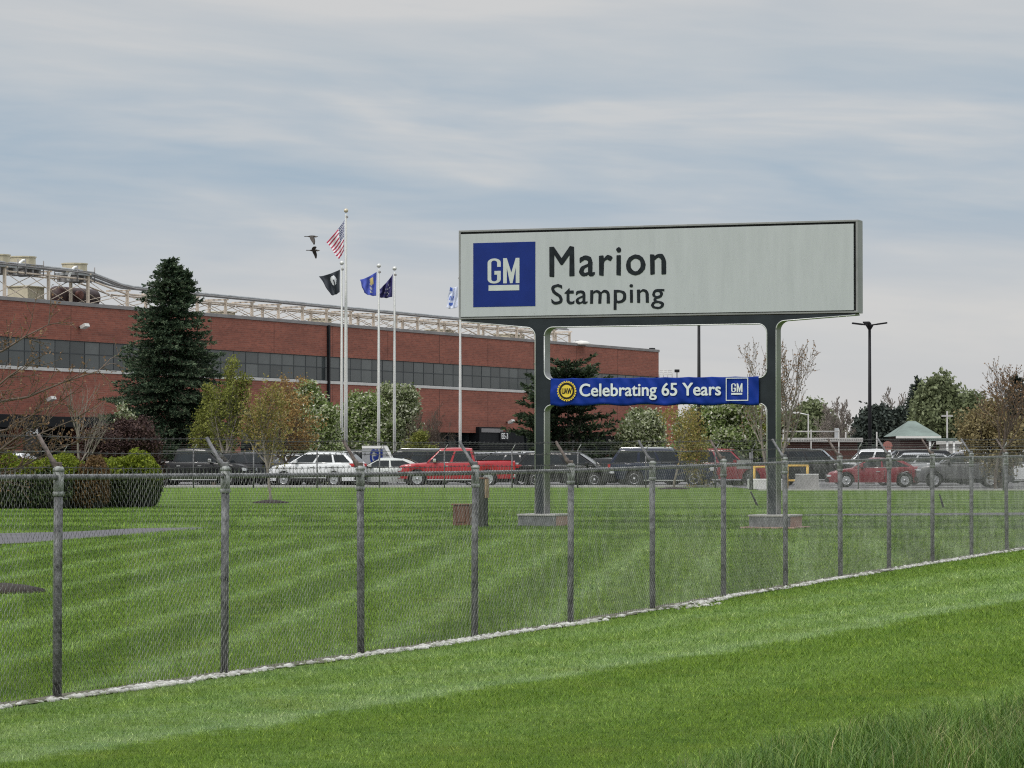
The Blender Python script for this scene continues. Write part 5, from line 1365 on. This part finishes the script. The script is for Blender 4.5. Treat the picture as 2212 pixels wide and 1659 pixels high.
# ------------------------------------------------------------------ trees
class Skel:
    def __init__(s): s.seg = []; s.tips = []
    def grow(s, rng, p, d, L, r, lvl, maxl, spread, wander, nchild, up, ratio=.62, tip_from=1, bare=.3):
        n = max(3, int(4 + L)) if lvl < maxl else 3
        pts = [Vector(p)]; dirs = Vector(d).normalized(); rads = [r]
        for i in range(n):
            dirs = (dirs + Vector((rng.gauss(0, wander), rng.gauss(0, wander), rng.gauss(0, wander) + up * .12))).normalized()
            pts.append(pts[-1] + dirs * (L / n)); rads.append(r * (1 - .62 * (i + 1) / n))
        s.seg.append((pts, rads, lvl))
        if lvl >= tip_from:
            for q in pts[1:]: s.tips.append((q, dirs, lvl))
        if lvl < maxl:
            m = nchild[lvl] if lvl < len(nchild) else 3
            for k in range(m):
                t = lerp(bare if lvl == 0 else .2, 1.0, (k + rng.random() * .7) / m); t = min(t, 1)
                f = t * n; i = min(int(f), n - 1); q = pts[i].lerp(pts[i + 1], f - i); dd = (pts[i + 1] - pts[i]).normalized()
                a = rng.random() * 2 * math.pi; side = dd.cross(Vector((math.cos(a), math.sin(a), .3))); side = side.normalized() if side.length > .01 else Vector((1, 0, 0))
                nd = (dd * (1 - spread) + side * spread).normalized()
                s.grow(rng, q, nd, L * ratio * (1.15 - .5 * t) * rng.uniform(.8, 1.15), max(.004, rads[i] * .6), lvl + 1, maxl, spread, wander, nchild, up, ratio, tip_from, bare)
def trunk_mesh(sk, name, material, parent, minr=.0, thick=1.0):
    V, Fq = [], []
    for pts, rads, lvl in sk.seg:
        n = 7 if lvl == 0 else (5 if lvl == 1 else 3); base = len(V)
        for i, p in enumerate(pts):
            d = (pts[min(i + 1, len(pts) - 1)] - pts[max(i - 1, 0)]).normalized(); a = d.cross(Vector((.3, .2, 1))); a = a.normalized() if a.length > .02 else Vector((1, 0, 0)); b = a.cross(d)
            rr_ = max(rads[i], minr) * thick
            for k in range(n): an = 2 * math.pi * k / n; q = p + (a * math.cos(an) + b * math.sin(an)) * rr_; V.append(q[:])
        for i in range(len(pts) - 1):
            for k in range(n): k2 = (k + 1) % n; Fq.append((base + i * n + k, base + i * n + k2, base + (i + 1) * n + k2, base + (i + 1) * n + k))
    return np_mesh(name, V, Fq, material, parent, smooth_=True)
def leaf_cloud(centres, per, sig, size, seed, name, material, parent, elong=1.6, clump=.35, tintbias=None, flat=0.0):
    r = np.random.RandomState(seed); C = np.array([c[:] if not isinstance(c, tuple) else c for c in centres], float)
    n = len(C) * per; cidx = np.repeat(np.arange(len(C)), per); P = C[cidx] + np.clip(r.normal(0, sig, (n, 3)), -2 * sig, 2 * sig) * np.array([1, 1, .8])
    a = r.normal(0, 1, (n, 3)); a[:, 2] *= (1 - flat); a /= np.linalg.norm(a, axis=1)[:, None]; b = r.normal(0, 1, (n, 3)); b -= a * (a * b).sum(1)[:, None]; b /= np.linalg.norm(b, axis=1)[:, None]
    s = (size * (.6 + .8 * r.rand(n)))[:, None]; a *= s * elong / 2; b *= s / 2
    V = np.stack([P - a, P - b * .9 + a * .1, P + a, P + b * .9 + a * .1], 1).reshape(-1, 3); k = np.arange(n) * 4; Fq = np.stack([k, k + 1, k + 2, k + 3], 1)
    ct = r.rand(len(C)); t = np.clip(clump * ct[cidx] + (1 - clump) * r.rand(n) + (tintbias(P) if tintbias else 0), 0, 1)
    return np_mesh(name, V, Fq, material, parent, attr=t)
def decid(name, xd, Y, ytop, width_px, label, leaf=None, seed=1, lvls=3, nchild=(9, 6, 4), spread=.5, up=.35, wander=.10, trunk=.07, per=6, sig=.12, size=.09, bark='bark', bare=.3, cat='tree', group=None, minr=.004, z0=None, lean=0, twin=1, tint=None, ratio=.6, yb=None, flat=0, ell=None):
    X = at(xd, Y); g0 = gz(X, Y) if z0 is None else z0; h = zat(ytop, Y) - g0; rng = random.Random(seed)
    e_ = empty(name, (X, Y, g0)); tag(e_, label, cat, group); sk = Skel()
    for t in range(twin):
        a = 2 * math.pi * t / max(1, twin) + seed
        sk.grow(rng, (0.1 * math.cos(a) * (twin > 1), .1 * math.sin(a) * (twin > 1), -.1), (lean + (.35 * math.cos(a) if twin > 1 else 0), (.35 * math.sin(a) if twin > 1 else 0), 1), h * .82, trunk, 0, lvls, spread, wander, nchild, up, ratio, 1, bare)
    # fit the crown to the measured size
    allp = np.array([p[:] for s in sk.seg for p in s[0]]); zx = allp[:, 2].max(); wx = np.percentile(np.abs(allp[:, 0]), 97) * 2; target = at(xd + width_px, Y) - at(xd, Y)
    fx_, fz_ = target / wx, h / zx
    for s in sk.seg:
        for p in s[0]: p.x *= fx_; p.y *= fx_; p.z *= fz_
    for t in sk.tips: pass
    tips = [p for s in sk.seg if s[2] >= max(1, lvls - 1) for p in s[0][1:]]
    trunk_mesh(sk, 'trunk', M[bark], e_, minr)
    if leaf: leaf_cloud(tips, per, sig, size, seed, 'crown', M[leaf], e_, tintbias=tint, flat=flat)
    return e_
def mulch_ring(xd, yd, r, label):
    Yg = groundY(yd, at(xd, 80)); X = at(xd, Yg)
    o = MB().lathe([(r, -.05), (r * .92, .04), (r * .5, .09), (.0, .12)], 28).build('mulch_ring', M['mulch']); o.location = (X, Yg, gz(X, Yg)); tag(o, label, 'mulch'); return X, Yg

def conifer(name, xd, Y, ytop, halfw_px, label, leaf, seed, tops=((0, 0, 0),), droop=.25, dens=1.0, needle=.16, shape=1.0, skirt=.6, group=None, irregular=.12, whstep=.34, thinw=.045, gaps=0.0):
    X = at(xd, Y); g0 = LZ; h = zat(ytop, Y) - g0; R0 = halfw_px / 7100 * Y; r = np.random.RandomState(seed)
    e_ = empty(name, (X, Y, g0)); tag(e_, label, 'tree', group); sk = Skel(); VP, VD, VT = [], [], []
    for (tx_, ty_, dh) in tops:
        sk.seg.append(([Vector((tx_ * t, ty_ * t, (h - dh) * t)) for t in np.linspace(0, 1, 8)], [max(.02, .17 * (1 - t)) for t in np.linspace(0, 1, 8)], 0))
        H = h - dh; main = (dh, tx_) == (tops[0][2], tops[0][0]); z = skirt if main else H * .865
        while z < H - .1:
            f = 1 - (z - skirt) / (H - skirt); Rz = R0 * min(.9, 1.12 * f ** shape) * (1 - .28 * max(0, f - .85) / .15) + .05
            if not main: f = (H - z) / (H * .135); Rz = R0 * .13 * f + .03; f *= .3
            nb = int((7 + 7 * f) * dens)
            for b in range(nb):
                if r.rand() < gaps: continue
                a = r.rand() * 2 * math.pi; L = Rz * (1 + r.normal(0, irregular)); cx, cy = tx_ * z / H, ty_ * z / H; zz = z + r.uniform(-.15, .15)
                L = max(.15, L); n = max(4, int(L / .22)); pts = []; rise = .10 + .42 * (1 - f) ** 1.5
                for i in range(n + 1):
                    t = i / n; pts.append(np.array([cx + math.cos(a) * L * t, cy + math.sin(a) * L * t, zz + L * (rise * t * .5 - droop * t * t * (1 + f) + .18 * t ** 4)]))
                sk.seg.append(([Vector(p) for p in pts[::max(1, n // 3)]], [max(.006, .03 * (1 - i * .25)) for i in range(len(pts[::max(1, n // 3)]))], 2))
                side = np.array([-math.sin(a), math.cos(a), 0]); out = np.array([math.cos(a), math.sin(a), 0.12])
                for i in range(1, n + 1):
                    t = i / n
                    if t < .25 and f > .3: continue
                    sw = L * .30 * (1 - t * .75) * (t > .15) + .08
                    for q in range(int(4 + 6 * sw)):
                        s_ = r.uniform(-1, 1) * sw; p = pts[i] + side * s_ + out * (-abs(s_) * .5 + r.uniform(-.1, .1)) + np.array([0, 0, -abs(s_) * .18 + r.uniform(-.05, .06)])
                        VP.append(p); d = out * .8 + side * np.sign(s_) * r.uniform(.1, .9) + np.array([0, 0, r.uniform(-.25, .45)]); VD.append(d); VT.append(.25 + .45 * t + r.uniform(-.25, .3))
            z += whstep * (.75 + .5 * r.rand()) * (.55 + .6 * f)
        for q in range(30): VP.append(np.array([tx_, ty_, H - .02 * q])); VD.append(np.array([r.normal(0, .5), r.normal(0, .5), 1])); VT.append(.7)
    P, D_, T = np.array(VP), np.array(VD), np.array(VT); n = len(P); k_ = 3
    P = np.repeat(P, k_, 0); D_ = np.repeat(D_, k_, 0) + r.normal(0, .35, (n * k_, 3)); T = np.repeat(T, k_) + r.normal(0, .1, n * k_); n *= k_
    D_ /= np.linalg.norm(D_, axis=1)[:, None]; u = r.normal(0, 1, (n, 3)); u -= D_ * (D_ * u).sum(1)[:, None]; u /= np.linalg.norm(u, axis=1)[:, None]
    ln = (needle * (.7 + .6 * r.rand(n)))[:, None]; wd = thinw * (.7 + .6 * r.rand(n))[:, None]
    V = np.stack([P - u * wd, P + u * wd, P + D_ * ln + u * wd * .5, P + D_ * ln - u * wd * .5], 1).reshape(-1, 3); k = np.arange(n) * 4
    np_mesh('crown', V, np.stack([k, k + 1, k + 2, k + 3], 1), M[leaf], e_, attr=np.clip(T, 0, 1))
    trunk_mesh(sk, 'trunk', M['bark'], e_); return e_

# the big spruce with three leaders
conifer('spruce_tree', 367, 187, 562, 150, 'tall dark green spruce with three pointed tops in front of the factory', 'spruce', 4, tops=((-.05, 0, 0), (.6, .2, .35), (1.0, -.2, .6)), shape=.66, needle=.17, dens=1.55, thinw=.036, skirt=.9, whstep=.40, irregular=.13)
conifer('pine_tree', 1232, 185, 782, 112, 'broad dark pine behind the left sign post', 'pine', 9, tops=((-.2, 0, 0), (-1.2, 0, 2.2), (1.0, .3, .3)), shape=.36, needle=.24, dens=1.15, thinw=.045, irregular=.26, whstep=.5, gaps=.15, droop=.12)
BT = 'budding trees near the factory'
decid('young_tree', 484, 172, 768, 95, 'yellow green young tree in front of the big spruce', 'yellowgreen', 31, 3, (15, 7, 4), .36, .7, per=4, sig=.12, size=.075, trunk=.09, bark='barkgrey', bare=.14, ratio=.55)
decid('ornamental_tree', 462, 181, 830, 80, 'denser yellow green tree hugging the lower right of the spruce', 'yellowgreen', 37, 3, (13, 7, 4), .5, .4, per=4, sig=.16, size=.085, trunk=.12, bare=.08)
X, Yg = mulch_ring(585, 1087, .62, 'round bed of dark mulch at the foot of the young tree on the lawn')
decid('young_tree', 586, Yg, 812, 125, 'young olive leaved tree planted in a mulch ring on the lawn', 'olive', 12, 3, (13, 6, 4), .42, .45, per=3, sig=.10, size=.05, trunk=.05, bark='barkgrey', bare=.32, minr=.003)
decid('maple_tree', 600, 176, 806, 135, 'orange leaved tree between the spruce and the pale blossom tree', 'orange', 14, 3, (13, 7, 5), .5, .35, per=3, sig=.16, size=.085, trunk=.12, bare=.1, tint=lambda P: .1)
decid('pear_tree', 666, 184, 826, 112, 'pale green blossoming tree left of the flagpoles', 'blossom', 16, 3, (16, 9, 6), .5, .4, per=10, sig=.22, size=.12, trunk=.13, bare=.08, group='blossoming trees along the factory')
decid('pear_tree', 712, 182, 880, 60, 'small round blossoming tree at the foot of the black downspout', 'blossom', 17, 3, (14, 8, 5), .55, .3, per=10, sig=.2, size=.11, trunk=.1, bare=.08, group='blossoming trees along the factory')
decid('pear_tree', 778, 193, 852, 105, 'blossoming tree directly behind the paired flagpoles', 'blossom', 18, 3, (17, 9, 6), .52, .35, per=12, sig=.24, size=.12, trunk=.13, bare=.06, group='blossoming trees along the factory')
decid('pear_tree', 856, 195, 836, 100, 'tallest white blossoming tree behind the navy flag pole', 'blossom2', 19, 3, (17, 9, 6), .5, .4, per=12, sig=.24, size=.12, trunk=.13, bare=.06, group='blossoming trees along the factory')
decid('bare_tree', 926, 190, 868, 95, 'small bare tree fanning out right of the blossom trees', None, 20, 4, (9, 5, 4, 3), .42, .5, trunk=.07, bark='bark', bare=.15, twin=3, minr=.006)
decid('shrub_tree', 905, 188, 935, 60, 'green leafy shrub below the small bare tree', 'yellowgreen', 22, 3, (10, 6, 5), .6, .3, per=6, sig=.16, size=.08, trunk=.05, bare=.05)
decid('pear_tree', 1378, 186, 888, 95, 'grey white blossom tree left of the orange tree under the banner', 'blossom2', 23, 3, (16, 9, 6), .55, .3, per=10, sig=.22, size=.12, trunk=.12, bare=.1, group='blossoming trees along the factory')
decid('young_tree', 1455, 163.3, 880, 128, 'olive brown young tree under the middle of the banner', 'olive', 124, 3, (11, 6, 4), .56, .3, per=4, sig=.2, size=.075, trunk=.07, bark='barkgrey', bare=.22, minr=.005)
mulch_ring(1455, 1057, .8, 'low mulch ring at the kerb under the olive brown tree')
decid('pear_tree', 1562, 178, 866, 140, 'wide blossoming tree filling the gap under the right half of the banner', 'blossom', 25, 3, (18, 10, 6), .55, .3, per=11, sig=.25, size=.13, trunk=.15, bare=.08, group='blossoming trees along the factory')
decid('pear_tree', 1632, 182, 880, 90, 'yellowish blossoming tree against the right sign post', 'yellowgreen', 26, 3, (16, 9, 6), .5, .35, per=8, sig=.24, size=.12, trunk=.12, bare=.1)
decid('budding_tree', 1668, 150, 722, 150, 'bare budding tree rising behind the right sign post', 'bud', 28, 3, (12, 6, 4), .46, .6, per=1, sig=.02, size=.06, trunk=.08, bark='barkgrey', bare=.2, minr=.008, wander=.09, twin=2)
# left edge
decid('bare_tree', 168, 110, 792, 120, 'slender bare tree standing behind the hedge in front of the factory', None, 41, 3, (8, 5, 4), .38, .6, trunk=.055, bark='barkgrey', bare=.2, minr=.004)
decid('purple_shrub', 276, 160, 908, 125, 'dark purple leafless shrub below the spruce', 'purple', 43, 3, (14, 8, 6), .6, .3, per=9, sig=.22, size=.08, trunk=.06, bare=.03, cat='shrub', twin=3)
decid('purple_shrub', 225, 158, 930, 70, 'low dark twiggy shrub left of the purple one', 'purple', 44, 3, (12, 7, 5), .6, .3, per=6, sig=.2, size=.08, trunk=.05, bare=.03, cat='shrub', twin=2)
decid('pear_tree', 255, 178, 868, 70, 'small cream blossoming tree peeking out left of the spruce', 'blossom2', 45, 3, (10, 6, 5), .5, .4, per=3, sig=.15, size=.09, trunk=.06, bare=.2, group='blossoming trees along the factory')
# near tree whose trunk stands outside the left edge
e_ = empty('budding_tree', (at(-95, 43), 43, gz(-7, 43))); tag(e_, 'budding tree reaching its branches in from the left edge', 'tree'); sk = Skel(); rg = random.Random(77)
sk.seg.append(([Vector((0, 0, -.1)), Vector((.02, 0, 1)), Vector((0, .05, 2)), Vector((.05, 0, 3.1))], [.07, .06, .05, .03], 0))
def nb(x0, z0, x1, z1):
    p0 = Vector((0, 0, max(.8, z0 - .5))); p1 = Vector((x1, rg.uniform(-.3, .3), z1)); m_ = p0.lerp(p1, .5) + Vector((0, 0, -.1))
    pts = [p0, p0.lerp(m_, .6), m_, m_.lerp(p1, .5) + Vector((0, 0, .02)), p1]; sk.seg.append((pts, [.028, .02, .015, .011, .006], 1))
    for q in pts[1:]:
        for _ in range(3):
            d = (p1 - p0).normalized() + Vector((rg.gauss(0, .5), rg.gauss(0, .5), rg.gauss(.3, .5))); sk.grow(rg, q, d, rg.uniform(.25, .55), .008, 2, 3, .5, .15, (0, 0, 3), .5, .55, 2, .1)
T43 = lambda xd, yd: (at(xd, 43) - at(-95, 43), zat(yd, 43) - gz(-7, 43))
for (x, y) in ((100, 700), (60, 790), (205, 800), (120, 870), (75, 925), (155, 910), (90, 985), (150, 960), (40, 950)): q = T43(x, y); nb(0, q[1], q[0], q[1])
trunk_mesh(sk, 'trunk', M['bark'], e_, .004); leaf_cloud([p for s in sk.seg if s[2] >= 2 for p in s[0][1:]], 1, .012, .030, 5, 'buds', M['bud'], e_, elong=1.3)
mulch_ring(8, 1279, .56, 'dark mulch ring cut off by the left edge')

# hedges
def hedge(x0, x1, yt, yb, Y, d, label, m_top, m_low, seed, tips=.3, gold=None):
    X0, X1 = at(x0, Y), at(x1, Y); g0 = gz((X0 + X1) / 2, Y); h = zat(yt, Y) - g0; r = np.random.RandomState(seed)
    e_ = empty('hedge', ((X0 + X1) / 2, Y + d / 2, g0)); tag(e_, label, 'hedge', 'clipped hedges on the lawn'); a, b, c = (X1 - X0) / 2, d / 2, h
    n = int(2600 * a * b * c / .8) + 3500; u = r.uniform(-1, 1, (n, 3)); e = 3.4
    rad = (np.abs(u[:, 0]) ** e + np.abs(u[:, 1]) ** e + np.abs(u[:, 2]) ** e) ** (1 / e); u /= rad[:, None]; u *= (r.uniform(.86, 1.03, n) + .04 * np.sin(u[:, 0] * 9 * a) * np.cos(u[:, 2] * 7))[:, None]
    P = np.stack([u[:, 0] * a, u[:, 1] * b, c * (.5 + u[:, 2] * .5) * (1 + .10 * np.sin(u[:, 0] * 4.3 + seed) + .06 * np.sin(u[:, 0] * 11 + u[:, 1] * 5))], 1); keep = P[:, 2] > 0; P = P[keep]
    low = P[:, 2] < c * (1 - tips) + .12 * np.sin(P[:, 0] * 5 + seed)
    leaf_cloud([tuple(p) for p in P[low]], 2, .03, .05, seed, 'leaves', M[m_low], e_, clump=.2); leaf_cloud([tuple(p) for p in P[~low]], 5, .035, .05, seed + 1, 'new_growth', M[m_top], e_, clump=.5)
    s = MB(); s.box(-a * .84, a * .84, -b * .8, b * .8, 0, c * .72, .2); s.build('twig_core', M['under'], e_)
hedge(-60, 166, 990, 1097, 94, 2.6, 'dark hedge with yellow green tips at the left edge', 'golden', 'hedgedark', 61, .3)
hedge(134, 222, 998, 1092, 94.4, 2.2, 'brownish hedge between the two green ones', 'hedgebrown', 'hedgebrown', 62, .35)
hedge(198, 334, 988, 1084, 97, 2.8, 'dark hedge with bright yellow green top ending at the black pickup', 'golden', 'hedgedark', 63, .36)

# distant trees on the right
FT = 'trees beyond the car park'
far = dict(lvls=3, group=FT, minr=.02, bare=.1)
decid('far_tree', 1738, 345, 872, 130, 'round light green tree behind the shop', 'fargreen', 51, nchild=(15, 8, 6), spread=.55, per=9, sig=.5, size=.26, trunk=.25, **far)
decid('far_tree', 1700, 330, 896, 80, 'low green tree touching the right sign post', 'fargreen', 52, nchild=(13, 8, 5), spread=.55, per=7, sig=.45, size=.26, trunk=.22, **far)
decid('far_bare_tree', 1822, 320, 856, 90, 'bare fan shaped tree left of the tall light pole', None, 53, lvls=4, nchild=(9, 6, 5, 3), spread=.45, up=.5, trunk=.22, minr=.025, bark='barkgrey', bare=.15, group=FT)
decid('far_bare_tree', 1785, 335, 880, 60, 'small bare tree between the round green tree and the fan shaped one', None, 54, lvls=3, nchild=(9, 6, 5), spread=.45, up=.5, trunk=.2, minr=.03, bare=.15, group=FT, bark='barkgrey')
for i_, (x, y, w, sd_) in enumerate(((1892, 882, 62, 55), (1925, 890, 45, 56), (1868, 905, 36, 57), (1962, 892, 42, 58))):
    decid('far_evergreen_tree', x, 322 + i_, y, w, ('dark evergreen directly behind the tall light pole', 'dark evergreen just left of the green roofed house', 'low dark evergreen left of the tall light pole', 'dark evergreen behind the green roof')[i_], 'fardark', sd_, nchild=(15, 8, 6), spread=.5, per=13, sig=.42, size=.26, trunk=.25, **far)
decid('far_bare_tree', 1938, 330, 834, 75, 'tall pale bare tree left of the pointed spruce', None, 59, lvls=4, nchild=(6, 5, 4, 3), spread=.42, up=.6, trunk=.22, bark='barkgrey', minr=.03, bare=.3, group=FT)
conifer('far_spruce_tree', 1983, 325, 822, 34, 'pointed dark spruce with upswept limbs behind the house', 'fardark', 60, shape=.7, needle=.5, dens=.62, thinw=.09, whstep=.85, droop=-.15, group=FT)
decid('far_tree', 2042, 315, 808, 100, 'tall fresh green tree right of the pointed spruce', 'fargreen', 65, nchild=(18, 9, 6), spread=.5, per=8, sig=.5, size=.26, trunk=.3, up=.4, **far)
decid('far_tree', 2012, 318, 850, 60, 'green tree at the shoulder of the tall fresh green one', 'fargreen', 66, nchild=(14, 8, 6), spread=.5, per=7, sig=.45, size=.26, trunk=.25, **far)
decid('far_tree', 2090, 322, 850, 80, 'olive green tree left of the rusty tree', 'fargreen', 67, nchild=(14, 8, 6), spread=.5, per=7, sig=.45, size=.26, trunk=.25, tint=lambda P: -.1, **far)
decid('rusty_tree', 2160, 158, 862, 150, 'rusty leaved tree spreading over the cars at the right edge', 'farorange', 68, 3, (18, 9, 6), .55, .3, per=4, sig=.18, size=.09, trunk=.12, bare=.18, minr=.008)
decid('budding_tree', 2150, 152, 775, 150, 'bare topped budding tree rising above the rusty crown', 'bud', 69, 3, (12, 6, 4), .36, .75, per=1, sig=.03, size=.07, trunk=.09, bare=.35, minr=.009)
conifer('far_spruce_tree', 2196, 300, 818, 36, 'dark spruce at the right edge behind the rusty tree', 'fardark', 70, shape=.7, needle=.5, dens=.75, thinw=.09, whstep=.8, group=FT)
decid('far_tree', 2210, 310, 890, 90, 'dark rusty tree filling the right edge', 'farorange', 71, nchild=(14, 8, 6), spread=.55, per=7, sig=.45, size=.26, trunk=.25, **far)
# wood closing the view far behind
r_ = np.random.RandomState(90); cs_ = []
for q in range(900):
    X = r_.uniform(-20, 110); Yq = r_.uniform(420, 470); hmax = 4.2 + 1.0 * math.sin(X * .13) + .6 * math.sin(X * .41); cs_.append((X, Yq, LZ + r_.rand() * hmax))
o = leaf_cloud(cs_, 60, 1.1, .42, 91, 'distant_wood', M['fargreen'], None, clump=.6); tag(o, 'distant line of woodland behind the houses, haze painted into its leaf colour', 'woodland', kind='stuff')
